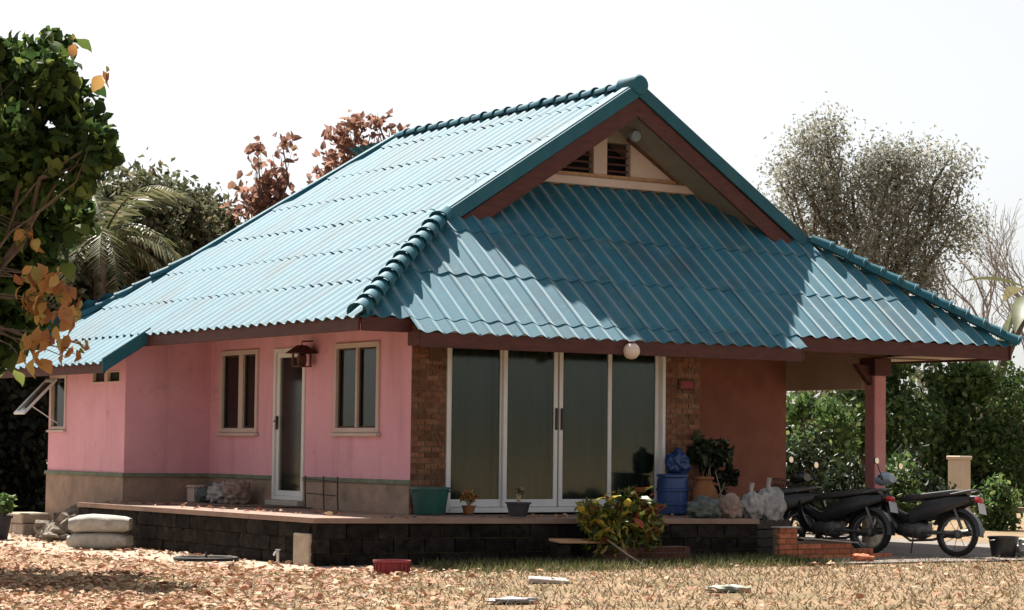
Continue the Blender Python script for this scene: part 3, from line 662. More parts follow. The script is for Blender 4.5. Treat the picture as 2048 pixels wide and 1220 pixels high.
gpoly([(4.25, 5.09), (4.66, 5.09), (4.66, ap-sl*(4.66-Xr)), (4.25, ap-sl*(4.25-Xr))], gy+.02, .1, 'gable_panel', MT['gsoffit'], gw)
for k in range(4): MB().box((4.255, gy+.05+.0, 4.68+k*.1), (4.655, gy+.10, 4.70+k*.1)).build('louvre_slat', MT['maroon'], gw)
for k in range(3): MB().box((3.455, gy+.05, 4.68+k*.1), (4.015, gy+.10, 4.70+k*.1)).build('louvre_slat', MT['maroon'], gw)
MB().box((2.7, gy-.09, 4.44), (5.78, gy-.002, 4.555)).build('gable_beam', MT['cream'], gw, bev=.008)
MB().box((2.75, gy-.03, 4.557), (5.74, gy-.002, 4.618)).build('gable_sill', MT['wood'], gw, bev=.004)
mb = MB(); dx = 1.05; mb.hexa([(4.60, gy-.035, 5.14-.02), (5.50, gy-.035, 4.56), (5.50, gy-.002, 4.56), (4.60, gy-.002, 5.14-.02)], [(4.60, gy-.035, 5.18), (5.50, gy-.035, 4.60), (5.50, gy-.002, 4.60), (4.60, gy-.002, 5.18)]); mb.build('gable_batten', MT['soffit'], gw)
mb = MB(); mb.lathe([(.005, 0), (.075, .0), (.085, .03), (.075, .07), (.05, .10)], (4.47, 1.45, 5.15), 16, 'y'); lam = mb.build('gable_lamp', pmat('blue_grey_lamp', (.22, .30, .38), (.28, .36, .44), 5, .4), gw, sm=True)

# ------------------------------------------------------------------ terrace
A_, B_, C_ = (-2.05, 5.5), (-2.08, -1.40), (4.02, -1.80)
terr = thing('terrace', 'low raised terrace of dark blocks wrapping the pink house, topped with a pinkish slab', 'terrace', (0, 0, GZ))
mb = MB(); bot = [(A_[0]+.05, A_[1]), (B_[0]+.06, B_[1]+.06), (C_[0]-.03, C_[1]+.06), (C_[0]-.03, 2.2), (.3, 2.2), (.3, 5.5)]
mb.prism([(x, y, GZ-.05) for x, y in bot], (0, 0, .49)); core = mb.build('terrace_core', MT['mortar'], terr)
V = [(A_[0]-.02, A_[1], TZ), (B_[0]-.02, B_[1]-.02, TZ), (C_[0]+.01, C_[1]-.02, TZ-.045), (C_[0]+.01, 2.29, TZ-.02), (.1, 2.29, TZ), (.1, 5.5, TZ)]
mb = MB(); n = len(V); mb.add([(x, y, z-.06) for x, y, z in V]+V, [tuple(range(n))[::-1], (n, n+1, n+2), (n, n+2, n+3), (n, n+3, n+4), (n, n+4, n+5)]+[(i, (i+1) % n, n+(i+1) % n, n+i) for i in range(n)])
mb.build('slab', MT['slab'], terr)
blk = [MB().box((-.5, -.06, -.5), (.5, .06, .5)).mesh('block', MT['block']) for _ in range(3)]
for me in blk:
    bm = bmesh.new(); bm.from_mesh(me); bmesh.ops.subdivide_edges(bm, edges=[e for e in bm.edges if e.calc_length() > .5], cuts=1, use_grid_fill=True)
    for v in bm.verts:
        v.co.x += R.uniform(-.012, .012); v.co.z += R.uniform(-.025, .025); v.co.y += R.uniform(-.008, .012)
    bm.to_mesh(me); bm.free()
def block_run(a, b, zt0, zt1, gap=()):
    a, b = Vector((*a, 0)), Vector((*b, 0)); Ln = (b-a).length; d_ = (b-a)/Ln; rz = math.atan2(d_.y, d_.x); rows = 3
    for r in range(rows):
        x = -(.2 if r % 2 else 0)
        while x < Ln-.02:
            x0, x1 = max(0, x), min(x+.4, Ln); x += .4
            if x1-x0 < .06: continue
            m = (x0+x1)/2; zt_ = (zt0+(zt1-zt0)*m/Ln)-.062; h = (zt_-GZ+.03)/rows; p = a+d_*m
            o = bpy.data.objects.new('block', R.choice(blk)); COL.objects.link(o); o.parent = terr; o.matrix_parent_inverse = wm(terr).inverted()
            nrm = Vector((-d_.y, d_.x, 0)); p += nrm*(.06+R.uniform(-.008, .008))
            o.location = (p.x, p.y, GZ-.03+h*(r+.5)); o.rotation_euler = (0, 0, rz+R.uniform(-.012, .012)); o.scale = (x1-x0-.016, 1, h-.014)
block_run(A_, B_, TZ, TZ); block_run(B_, C_, TZ, TZ-.045)
block_run(C_, (4.02, 2.2), TZ-.045, TZ-.02)
mb = MB(); mb.box((-2.115, -1.33, GZ-.02), (-2.06, -.95, -.23)); pp = mb.build('plaster_patch', MT['plaster'], terr, bev=.012)

# ------------------------------------------------------------------ trees
def tree(name, label, base, lims, crown_fn, bark=MT['bark'], r0=.16, group=None, fork=.45):
    t = thing(name, label, 'tree', base, 0, group); b0 = Vector(base)
    top = Vector(lims[0][:3]); cen = Vector((sum(l[0] for l in lims)/len(lims), sum(l[1] for l in lims)/len(lims), sum(l[2] for l in lims)/len(lims)))
    fk = b0.lerp(cen, fork); fk.x = b0.x+(cen.x-b0.x)*fork*.6; fk.y = b0.y+(cen.y-b0.y)*fork*.6
    mb = MB(); limb(mb, b0-Vector((0, 0, .05)), fk, r0, r0*.72, 6, .02, 9); tr = mb.build('trunk', bark, t, sm=True)
    for l in lims:
        mb = MB(); tip = Vector(l[:3])+Vector((0, 0, l[3]*.4)); pts = limb(mb, fk-Vector((0, 0, .05)), tip, r0*.5, r0*.08, 6, .05, 6)
        for k in range(4):
            q = pts[2+k]; e = Vector(l[:3])+Vector((R.uniform(-1, 1), R.uniform(-1, 1), R.uniform(-.6, 1)))*l[3]*.9; limb(mb, q, e, r0*.16, r0*.03, 4, .08, 4)
        mb.build('branch', bark, tr, sm=True)
    crown_fn(t); return t
# broad-leaved tree at the left edge
TK = [(-6.09, -0.09, 4.48, 0.82), (-5.95, -0.71, 3.61, 0.8), (-5.36, -0.56, 4.49, 0.52), (-5.3, -1.21, 4.69, 0.32), (-5.47, -0.53, 5.01, 0.25), (-4.85, -0.89, 4.36, 0.33), (-5.11, -1.27, 3.73, 0.4), (-4.94, -1.75, 3.86, 0.22), (-5.03, -0.1, 3.46, 0.56), (-5.46, -0.36, 2.75, 0.49), (-5.34, -0.39, 2.1, 0.38), (-4.51, 0.17, 3.29, 0.31), (-4.99, -0.61, 5.08, 0.22), (-5.08, -0.26, 2.78, 0.33), (-5.55, -0.22, 1.66, 0.27), (-6.6, 0.3, 3.9, .9), (-6.4, .1, 2.6, .7), (-5.95, -.3, 2.35, .5), (-5.75, -.25, 1.9, .4)]
TD = [(-5.44, -1.55, 2.39, 0.24), (-5.27, -1.64, 2.05, 0.24), (-5.12, -1.71, 1.74, 0.13), (-5.48, -1.48, 1.78, 0.18), (-4.81, -1.54, 4.75, 0.07), (-5.07, -1.39, 5.07, 0.05), (-5.48, -1.21, 2.96, 0.11)]
def big_leaf(L, w, mat, droop, seed):
    rr = random.Random(seed); V = []; F = []; n = 6
    prof = [0.05, .55, .92, 1.0, .78, .42, 0.0]
    for i in range(n+1):
        t = i/n; y = L*t*(1-.25*droop*t); z = -droop*L*.45*t*t
        e = w*.5*prof[i]; V += [(-e, y, z+e*.28+rr.uniform(-.01, .01)), (0, y, z), (e, y, z+e*.28+rr.uniform(-.01, .01))]
    for i in range(n):
        a = 3*i; F += [(a, a+1, a+4, a+3), (a+1, a+2, a+5, a+4)]
    mb = MB(); mb.add(V, F); me = mb.mesh('leaf', mat, fix=False); smooth(me); return me
teak_leaf = [big_leaf(.27, .17, LM['teak'], .25+.25*k, k) for k in range(4)]; dead_leaf = [big_leaf(.22, .13, LM['dead'], .6+.3*k, 9+k) for k in range(3)]
def put_leaf(t, me, p, sc, seed, down=.5):
    rr = random.Random(seed); o = bpy.data.objects.new('leaf', me); COL.objects.link(o); o.parent = t; o.matrix_parent_inverse = wm(t).inverted()
    o.location = p; o.rotation_euler = (rr.uniform(-.5, .4)-down, rr.uniform(-.5, .5), rr.uniform(0, 6.28)); o.scale = (sc, sc, sc)
def sub(bl, k, f):
    out = []
    for (x, y, z, r) in bl:
        for _ in range(k):
            d_ = Vector((R.gauss(0, 1), R.gauss(0, 1), R.gauss(0, 1))).normalized()*r*R.uniform(.45, .95); out.append((x+d_.x, y+d_.y, z+d_.z, r*f*R.uniform(.7, 1.25)))
    return out
def teak_crown(t):
    for (x, y, z, r) in TD:
        for _ in range(4 if z < 4 else 0): tw = MB(); limb(tw, (-5.9, -.5, z+.35), (x+R.uniform(-r, r), y+R.uniform(-r, r), z+R.uniform(-r, r)), .014, .004, 5, .05, 5); tw.build('twig', MT['bark'], t, sm=True)
    P = np.concatenate([blobpts(sub(TK, 14, .40), 14000, .15), blobpts(TK, 3500, .1)]); leaves('crown', P, NR.uniform(.07, .19, len(P)), LM['teak'], t, 'broad', .66, .35, 'stuff')
    P = blobpts(TD, 70, .1); leaves('dead_leaves', P, NR.uniform(.08, .17, len(P)), LM['dead'], t, 'broad', .6, .7, 'stuff')
    for i, q in enumerate(blobpts([b for b in TK if b[0] > -5.6], 190, .9)): put_leaf(t, R.choice(teak_leaf), q, R.uniform(.8, 1.2), i)
    for i, q in enumerate(blobpts(TD, 62, .5)): put_leaf(t, R.choice(dead_leaf), q, R.uniform(.75, 1.15), 500+i, 1.0)
tree('broadleaf_tree', 'dark broad-leaved tree at the left edge with orange dead leaves hanging low', (-7.2, .6, GZ), TK[:12], teak_crown, r0=.15)

def simple_crown(blobs, n, size, mat, k=5, spread=.16, shell=.35, aspect=.55, down=.2, shape='diamond', sq=(1, 1, 1)):
    def f(t):
        P = clump(blobpts(sub(blobs, 10, .38), n, shell, sq), k, spread); leaves('crown', P, NR.uniform(size*.6, size*1.3, len(P)), mat, t, shape, aspect, down, 'stuff')
    return f
BG = [(3.75, 16.21, 4.68, 1.06), (4.98, 16.59, 4.88, 0.79), (4.54, 16.83, 5.46, 0.55), (5.65, 17.32, 5.17, 0.45)]
tree('leafy_tree', 'olive green tree behind the roof, right of the palm', (4.3, 16.8, GZ), BG, simple_crown(BG, 2300, .17, LM['mid'], 6, .2), r0=.18)
BG2 = [(2.81, 15.68, 4.02, 0.94), (1.96, 16.26, 3.82, 1.13), (3.0, 16.6, 3.2, 1.1), (1.15, 15.65, 2.92, 1.1), (-.2, 16.0, 3.6, 1.2)]
tree('leafy_tree', 'shaded dark olive tree behind the low left roof, below the palm', (1.6, 16.4, GZ), BG2, simple_crown(BG2, 2600, .17, LM['mid'], 6, .2), r0=.2)
T1 = [(6.46, 16.74, 5.95, 0.55), (6.23, 16.93, 5.38, 0.55), (6.72, 16.51, 6.69, 0.26), (6.0, 17.11, 4.98, 0.5), (6.99, 16.43, 5.49, 0.42), (6.31, 16.79, 6.55, 0.2), (7.21, 16.24, 6.0, 0.16)]
tree('brown_leaved_tree', 'reddish brown leaved tree behind the left roof slope, taller clump beside green tree', (6.4, 16.9, GZ), T1, simple_crown(T1, 220, .22, LM['brown'], 3, .11, .2, .6, .6, 'broad'), r0=.12)
T2 = [(8.74, 17.57, 6.96, 0.45), (9.17, 17.27, 7.13, 0.35), (9.28, 17.16, 7.6, 0.17), (9.6, 16.97, 7.35, 0.15), (8.5, 17.76, 6.49, 0.31), (8.93, 17.4, 7.45, 0.2)]
tree('brown_leaved_tree', 'sparse reddish brown tree top peeping over the roof ridge end', (8.9, 17.5, GZ), T2, simple_crown(T2, 130, .21, LM['brown'], 3, .10, .2, .6, .6, 'broad'), r0=.12)
FT = [(25.65, 20.83, 7.36, 1.44), (24.96, 21.22, 8.26, 1.05), (26.52, 20.25, 7.63, 1.31), (27.21, 19.85, 6.85, 1.05), (24.8, 21.43, 6.82, 1.05), (26.15, 20.61, 6.06, 1.44), (25.04, 21.12, 8.92, 0.52), (27.81, 19.35, 8.3, 0.55), (24.21, 21.74, 7.86, 0.59), (27.06, 20.06, 5.41, 0.92), (28.0, 19.37, 6.47, 0.66), (26.71, 20.07, 8.29, 0.66)]
tree('feathery_tree', 'large grey-green feathery tree rising behind the right roof slope', (26.0, 20.7, GZ), FT, simple_crown(FT, 4600, .12, LM['feather'], 7, .22, .1, .45, .1), r0=.28)
def bare(name, label, base, h, spread, seed, group=None, leafn=0):
    rr = random.Random(seed); t = thing(name, label, 'tree', base, 0, group); b0 = Vector(base); mb = MB(); tips = []
    mb.tube([b0-Vector((0, 0, .05)), b0+Vector((rr.uniform(-.2, .2), rr.uniform(-.2, .2), h*.35)), b0+Vector((rr.uniform(-.3, .3), 0, h*.55))], [.13, .10, .07], 8)
    tk = mb.build('trunk', MT['palebark'], t, sm=True); st = [(b0+Vector((0, 0, h*f)), h*.42) for f in (.22, .3, .38, .46, .55)]
    def grow(mb, p, d_, L, r, dep):
        q = p+d_*L; m_ = p.lerp(q, .5)+Vector((rr.uniform(-1, 1), rr.uniform(-1, 1), rr.uniform(-.3, .6)))*L*.10; mb.tube([p, m_, q], [r, r*.8, r*.6], 5 if dep > 1 else 4, False); tips.append(q)
        if dep == 0: return
        for k in range(rr.choice((2, 3, 3))):
            e = (d_+Vector((rr.uniform(-1, 1), rr.uniform(-1, 1), rr.uniform(-.25, .9)))*.6).normalized(); grow(mb, q if k else m_, e, L*rr.uniform(.55, .8), r*.6, dep-1)
    for p, L in st:
        for k in range(2):
            mb = MB(); a = rr.uniform(0, 6.28); grow(mb, p, Vector((math.cos(a)*spread, math.sin(a)*spread, 1)).normalized(), L*.55, .045, 4); mb.build('branch', MT['palebark'], tk)
    if leafn:
        P = np.array([tips[rr.randrange(len(tips))] for _ in range(leafn)])+NR.normal(size=(leafn, 3))*.12; leaves('crown', P, NR.uniform(.07, .15, leafn), LM['feather'], t, 'diamond', .45, .3, 'stuff')
    return t
bare('bare_tree', 'pale bare tree beyond the right hip of the roof, nearest the feathery tree', (33.0, 23.2, GZ), 8.6, .7, 3, 'bare trees behind the porch', 260)
bare('bare_tree', 'pale bare tree beyond the right end of the roof, above the hedge', (35.0, 22.4, GZ), 8.0, .75, 5, 'bare trees behind the porch', 200)
bare('bare_tree', 'pale bare tree at the far right edge behind the leaning trunk', (36.8, 21.4, GZ), 8.2, .7, 8, 'bare trees behind the porch', 260)
# coconut palm
def palm(base, top, nf, Lf_, seed, label):
    rr = random.Random(seed); t = thing('coconut_palm', label, 'palm', base); mb = MB(); b0, tp = Vector(base), Vector(top)
    mb.tube([b0+(tp-b0)*(i/8)+Vector((.15*math.sin(i*.5), 0, 0)) for i in range(9)], [.17-.008*i for i in range(9)], 10); mb.build('trunk', MT['bark'], t, sm=True)
    for k in range(nf):
        a = 2*math.pi*k/nf+rr.uniform(-.2, .2); el = rr.uniform(-.2, 1.1); pts = []; p = tp+Vector((.12*math.sin(4), 0, .0)); d_ = Vector((math.cos(a)*math.cos(el), math.sin(a)*math.cos(el), math.sin(el))); n = 12
        for i in range(n+1): pts.append(p.copy()); p = p+d_*Lf_/n; d_ = (d_+Vector((0, 0, -.16))).normalized()
        mb = MB(); mb.tube(pts, [.03-.002*i for i in range(n+1)], 5)
        V = []; F = []
        for i in range(1, n):
            for m_ in range(3):
                q = pts[i].lerp(pts[i+1], m_/3); dd = (pts[i+1]-pts[i]).normalized(); sd2 = dd.cross(Vector((0, 0, 1))).normalized(); ll = .62*math.sin(math.pi*(i+m_/3+1.2)/(n+2.2))*rr.uniform(.8, 1.1)
                for sg in (-1, 1):
                    tip = q+(sd2*sg*.75+dd*.45+Vector((0, 0, -.45*rr.uniform(.4, 1.3)))).normalized()*ll; b = len(V); V += [q-dd*.018, q+dd*.018, q.lerp(tip, .6)+dd*.02+Vector((0, 0, .03)), tip]; F += [(b, b+1, b+2), (b, b+2, b+3)]
        mb.add(V, F); mb.build('frond', LM['palm'], t)
    return t
palm((1.8, 15.1, GZ), (2.26, 14.79, 4.5), 22, 2.4, 4, 'coconut palm with pale arching fronds behind the lower left roof')
# shrubs of the boundary on the right, each its own bush
BR = [(21.95, 17.72, 1.28, 0.84), (24.75, 19.42, 2.08, 0.76), (25.59, 18.86, 2.35, 0.89), (26.45, 18.31, 2.11, 0.89), (27.28, 17.75, 2.37, 0.76), (28.03, 17.27, 2.13, 0.89), (29.0, 17.6, 1.5, 1.0)]
LB = ['leafy bush seen under the porch beam, left of the pink column', 'bright leafy bush immediately left of the pink porch column', 'bright leafy bush right of the pink porch column', 'tall green bush behind the pale gatepost, second right of the column', 'tall green bush third right of the pink column, under the roof corner', 'green bush fourth right of the pink column, by the leaning trunk', 'green bush at the far right edge of the picture']
for i, (x, y, z, r) in enumerate(BR):
    t = thing('bush', LB[i], 'bush', (x, y, GZ), 0, 'boundary bushes behind the porch'); h = z-GZ+r
    bl = [(x, y, z, r), (x+R.uniform(-.3, .3), y+R.uniform(-.3, .3), GZ+h*.45, r*1.05), (x+R.uniform(-.3, .3), y, GZ+h*.2, r*.95), (x+R.uniform(-.5, .5), y+.3, z+r*.55, r*.5)]
    tk = MB()
    for b in bl: limb(tk, (x, y, GZ), b[:3], .06, .015, 4, .06, 6)
    tk.build('stem', MT['bark'], t, sm=True)
    lsz = R.uniform(.8, 1.5); P = clump(blobpts(sub(bl, 8, .42), 560, .2), 6, .13); leaves('crown', P, NR.uniform(.09, .19, len(P))*lsz, LM['bush'], t, 'diamond', .6, .25, 'stuff')
BK = [((30.5, 21.5), 1.55), ((28.5, 23.0), 1.7), ((32.5, 20.2), 1.35), ((26.5, 24.2), 1.35), ((34.5, 18.8), 1.4), ((24.3, 25.0), 1.3)]
LK = ['tall dark backing shrub of the hedge row, directly behind the gatepost', 'tall dark backing shrub of the hedge row, behind the porch column', 'tall dark backing shrub of the hedge row, under the roof corner', 'tall dark backing shrub of the hedge row, in the porch opening', 'tall dark backing shrub of the hedge row, at the right edge', 'tall dark backing shrub of the hedge row, at the left of the porch opening']
for i, ((x, y), r) in enumerate(BK):
    t = thing('tall_shrub', LK[i], 'shrub', (x, y, GZ), 0, 'dark shrubs behind the boundary bushes'); bl = [(x, y, GZ+r*.8, r), (x+.6, y-.4, GZ+1.6*r, r*.8), (x-.7, y+.4, GZ+1.3*r, r*.8)]
    tk = MB()
    for b in bl: limb(tk, (x, y, GZ), b[:3], .08, .02, 4, .06, 6)
    tk.build('stem', MT['bark'], t, sm=True); P = clump(blobpts(sub(bl, 9, .42), 900, .2), 5, .17); leaves('crown', P, NR.uniform(.13, .26, len(P)), LM['mid' if i % 2 else 'bush'], t, 'diamond', .6, .25, 'stuff')
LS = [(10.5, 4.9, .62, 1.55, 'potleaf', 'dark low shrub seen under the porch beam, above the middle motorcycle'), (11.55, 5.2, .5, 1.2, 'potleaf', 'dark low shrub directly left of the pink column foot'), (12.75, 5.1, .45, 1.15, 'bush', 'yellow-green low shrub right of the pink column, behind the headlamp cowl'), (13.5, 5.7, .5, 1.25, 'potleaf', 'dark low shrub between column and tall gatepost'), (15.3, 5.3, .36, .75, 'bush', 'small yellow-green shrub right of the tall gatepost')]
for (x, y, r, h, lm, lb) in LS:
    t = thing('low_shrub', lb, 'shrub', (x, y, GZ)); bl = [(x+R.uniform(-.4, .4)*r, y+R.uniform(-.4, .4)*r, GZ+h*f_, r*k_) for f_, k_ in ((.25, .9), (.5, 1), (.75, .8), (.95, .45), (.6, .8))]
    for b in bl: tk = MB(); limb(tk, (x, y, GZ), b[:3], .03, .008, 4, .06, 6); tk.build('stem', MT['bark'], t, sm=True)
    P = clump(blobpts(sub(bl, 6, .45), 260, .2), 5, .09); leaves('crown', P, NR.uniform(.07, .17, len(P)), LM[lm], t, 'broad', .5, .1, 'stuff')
# deep shade at the far left: dense shrubs, the shade put into their leaf colour
DL = [((1.0, 15.2), 1.5, 'dense shrub coloured near-black for the deep shade beside the left end of the house'), ((-.9, 15.4), 1.6, 'dense shrub coloured near-black for the deep shade at the very left edge'), ((2.9, 15.9), 1.5, 'dense shrub coloured near-black for deep shade, hidden mostly behind the projecting room')]
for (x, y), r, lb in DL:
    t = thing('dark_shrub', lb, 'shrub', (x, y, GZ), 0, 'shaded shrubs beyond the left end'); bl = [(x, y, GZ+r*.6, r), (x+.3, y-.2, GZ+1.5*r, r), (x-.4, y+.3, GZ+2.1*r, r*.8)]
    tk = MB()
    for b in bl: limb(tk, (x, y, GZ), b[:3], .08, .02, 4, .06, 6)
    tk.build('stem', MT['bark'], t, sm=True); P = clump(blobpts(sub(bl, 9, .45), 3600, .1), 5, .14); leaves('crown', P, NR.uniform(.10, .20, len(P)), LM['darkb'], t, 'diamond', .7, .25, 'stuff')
# leaning trunk with leaf blades at the right edge
t = thing('leaning_tree', 'thin leaning trunk with a long green blade leaf at the right edge', 'tree', (29.6, 20.4, GZ)); mb = MB()
mb.tube([(29.6, 20.4, GZ-.05), (29.8, 20.28, .8), (30.0, 20.15, 2.2), (30.45, 19.85, 3.6), (30.9, 19.5, 4.9), (31.6, 19.1, 6.2)], [.17, .16, .15, .14, .12, .08], 9); mb.build('trunk', MT['bark'], t, sm=True)
for k, (a, L, ez) in enumerate(((1.2, 2.6, -.75), (2.0, 2.2, -.3), (-.4, 2.5, .3), (.6, 2.4, .5), (-1.4, 2.2, .1), (3.4, 1.9, .6))):
    o = link('leaf', big_leaf(L, .6, LM['palm'], .7, 40+k), t); o.location = (31.0, 19.45, 5.1); o.rotation_euler = (ez, 0, a)

# ------------------------------------------------------------------ posts beyond the yard
for (x, y, w, h, lb) in ((19.1, 10.1, .33, 1.31, 'tall pale concrete gatepost standing in front of the green bushes at right'), (17.0, 11.5, .12, .92, 'short pale concrete post left of the pink column, the thinner of the pair'), (17.35, 11.25, .22, .98, 'short pale concrete post left of the pink column, the wider of the pair')):
    g = thing('gatepost', lb, 'post', (x, y, GZ), .1); MB().box((-w/2, -w/2, -.05), (w/2, w/2, h-.08)).build('shaft', MT['beige'], g, False, bev=.01); MB().box((-w/2-.03, -w/2-.03, h-.079), (w/2+.03, w/2+.03, h)).build('cap', MT['beige'], g, False, bev=.02)

# ------------------------------------------------------------------ things on the terrace
def obj_me(name, me, mat, parent=None, sm=True, world=True):
    me.materials.clear(); me.materials.append(mat)
    if sm: smooth(me)
    return link(name, me, parent, world)
def potplant(name, label, cat, loc, pr, ph, potmat, plant_h, spread, n, size, lm, shape='broad'):
    t = thing(name, label, cat, loc); x, y, z = loc
    MB().lathe([(pr*.68, 0), (pr*.95, ph*.9), (pr*1.06, ph*.9), (pr*1.06, ph), (pr*.92, ph), (pr*.88, ph*.88)], (0, 0, 0), 18).build('pot', potmat, t, False, sm=True)
    st = MB(); tips = []
    for k in range(7):
        a = R.uniform(0, 6.28); e = Vector((math.cos(a)*spread*R.uniform(.2, .8), math.sin(a)*spread*R.uniform(.2, .8), ph+plant_h*R.uniform(.5, .9))); limb(st, (0, 0, ph*.85), e, .012, .005, 4, .06, 5); tips.append(e)
    st.build('stem', MT['stick'], t, False, sm=True)
    bl = [(x+e.x, y+e.y, z+e.z, spread*.42) for e in tips]; leaves('foliage', blobpts(bl, n, .2), NR.uniform(size*.6, size*1.3, n), lm, t, shape, .45, .1, 'stuff'); return t
# bundles left of the door
bxo = thing('storage_box', 'small cream box standing by the wall left of the grey bundles', 'box', (-.35, 5.3, TZ)); MB().box((-.11, -.11, 0), (.11, .11, .20)).build('body', MT['cream'], bxo, False, bev=.012); MB().box((-.12, -.12, .201), (.12, .12, .24)).build('lid', MT['cream'], bxo, False, bev=.01)
for i, (y, rx, mt, lb) in enumerate(((4.95, .19, 'bagg', 'dark grey-green cloth bundle next to the cream box'), (4.55, .21, 'bagw', 'pale crumpled bundle in the middle of the row under the left window'), (4.12, .20, 'bagp', 'pinkish grey bundle at the door end of the row under the left window'))):
    o = obj_me('cloth_bundle', lump((0, 0, 0), (.17, rx, .13+.02*i), i+1, .5, 4, 2.8, .15), MT[mt]); o.location = (-.32, y, TZ+.115+.017*i); tag(o, lb, 'bundle', 'bundles along the left wall')
# folding rack leaning on the plinth
rk = thing('wire_rack', 'dark thin wire rack leaning on the plinth right of the door', 'rack', (-.2, 1.8, TZ)); 
for (ya, yb_) in ((.45, .62), (-.05, .12), (-.42, -.25)):
    MB().tube([(-.14, ya-.17, 0), (-.10, ya-.08, .20), (-.06, ya, .42)], .011, 6).build('leg', MT['iron'], rk, False)
MB().tube([(-.105, -.52, .18), (-.105, .36, .20)], .008, 6).build('rail', MT['iron'], rk, False); MB().tube([(-.06, -.44, .36), (-.06, .46, .38)], .007, 6).build('rail', MT['iron'], rk, False)
# hanging lantern by the door
ln = thing('wall_lantern', 'dark brown roofed lantern hanging beside the glass side door', 'lantern', (-.17, 2.57, 1.78))
MB().box((-.10, -.10, .02), (.10, .10, .035)).build('base_plate', MT['soffit'], ln, False)
for sx in (-1, 1):
    for sy in (-1, 1): MB().box((sx*.085-.012, sy*.085-.012, .0352), (sx*.085+.012, sy*.085+.012, .20)).build('post', MT['soffit'], ln, False)
mb = MB(); mb.add([(-.17, -.17, .2), (.17, -.17, .2), (.17, .17, .2), (-.17, .17, .2), (-.05, -.05, .31), (.05, -.05, .31), (.05, .05, .31), (-.05, .05, .31)], [(3, 2, 1, 0), (4, 5, 6, 7), (0, 1, 5, 4), (1, 2, 6, 5), (2, 3, 7, 6), (3, 0, 4, 7)]); mb.build('lantern_roof', MT['maroon'], ln, False, bev=.006)
MB().lathe([(.05, .036), (.065, .1), (.06, .17), (.03, .198)], (0, 0, 0), 12).build('lamp_glass', MT['soffit'], ln, False, sm=True)
MB().tube([(0, 0, .31), (0, 0, .36), (.165, 0, .37)], .010, 6).build('bracket', MT['iron'], ln, False)
# teal basin bin at the corner
bn = thing('plastic_bin', 'teal plastic bin against the brick pier at the house corner', 'bin', (.10, -.30, TZ))
MB().lathe([(.19, 0), (.235, .30), (.25, .30), (.25, .325), (.225, .325), (.18, .02)], (0, 0, 0), 24).build('body', MT['teal'], bn, False, sm=True)
for s_ in (-1, 1): MB().tube([(s_*.245, -.06, .28), (s_*.285, -.05, .27), (s_*.285, .05, .27), (s_*.245, .06, .28)], .009, 6).build('handle', MT['teal'], bn, False)
# small round pier plaques and eave globe
pq = tag(MB().box((.24, -.028, 1.83), (.42, -.003, 2.02)).build('meter_box', MT['soffit'], bev=.008), 'small brown box on the left brick pier under the eave', 'box')
pq = thing('wall_plaque', 'small dark red plaque on the right brick pier', 'plaque', (4.24, -.02, 1.63)); MB().box((-.13, -.014, -.07), (.13, .014, .07)).build('board', MT['maroon'], pq, False, bev=.006); MB().box((-.10, -.018, -.045), (.10, -.0145, .045)).build('face', MT['red'], pq, False)
gl = thing('eave_globe_lamp', 'round opal globe lamp under the front eave above the glass doors', 'lamp', (2.62, -.99, 2.02)); MB().lathe([(.02, -.105), (.065, -.09), (.1, -.045), (.11, 0), (.1, .045), (.065, .085), (.04, .1)], (0, 0, -.02), 18).build('globe', MT['opal'], gl, False, sm=True); MB().lathe([(.05, .08), (.055, .12), (.03, .13)], (0, 0, -.02), 14).build('fitting', MT['iron'], gl, False, sm=True)
# plants and pots along the front
potplant('potted_plant', 'small brown-leaved potted plant beside the left end of the glass doors', 'plant', (.63, -.35, TZ), .09, .10, MT['orange'], .16, .12, 60, .10, LM['dead'])
potplant('potted_plant', 'little plant in a dark round pot on the terrace edge before the doors', 'plant', (.60, -1.50, TZ), .15, .17, MT['clay'], .20, .06, 16, .10, LM['mid'])
brl = thing('blue_barrel', 'ribbed blue plastic barrel in front of the right brick pier', 'barrel', (3.72, -.42, TZ-.03))
MB().lathe([(.17, 0), (.2, .02), (.205, .12), (.218, .13), (.218, .16), (.205, .17), (.205, .30), (.218, .31), (.218, .34), (.205, .35), (.2, .45), (.19, .48), (.12, .485)], (0, 0, 0), 26).build('body', MT['blue'], brl, False, sm=True); MB().lathe([(.2, .486), (.21, .49), (.21, .52), (.19, .53), (.02, .535)], (0, 0, 0), 26).build('lid', MT['blue'], brl, False, sm=True)
o = obj_me('blue_bag', lump((0, 0, 0), (.14, .14, .16), 21, .45, 4, 2.4, .15), MT['blue']); o.location = (3.88, -.30, TZ+.63); tag(o, 'crumpled dark blue bag sitting on the ribbed blue barrel', 'bag')
cj = thing('clay_jar', 'tall orange-brown clay jar between the blue barrel and dark plant', 'jar', (4.08, -.62, TZ-.04)); MB().lathe([(.10, 0), (.16, .12), (.17, .28), (.12, .42), (.10, .47)], (0, 0, 0), 20).build('body', MT['orange'], cj, False, sm=True); MB().lathe([(.10, .471), (.13, .475), (.13, .505), (.08, .51)], (0, 0, 0), 20).build('rim', MT['orange'], cj, False, sm=True)
potplant('potted_shrub', 'tall dark potted shrub in front of the shaded porch wall', 'plant', (4.62, -.15, GZ+.02), .25, .34, MT['clay'], 1.15, .42, 420, .17, LM['potleaf'])
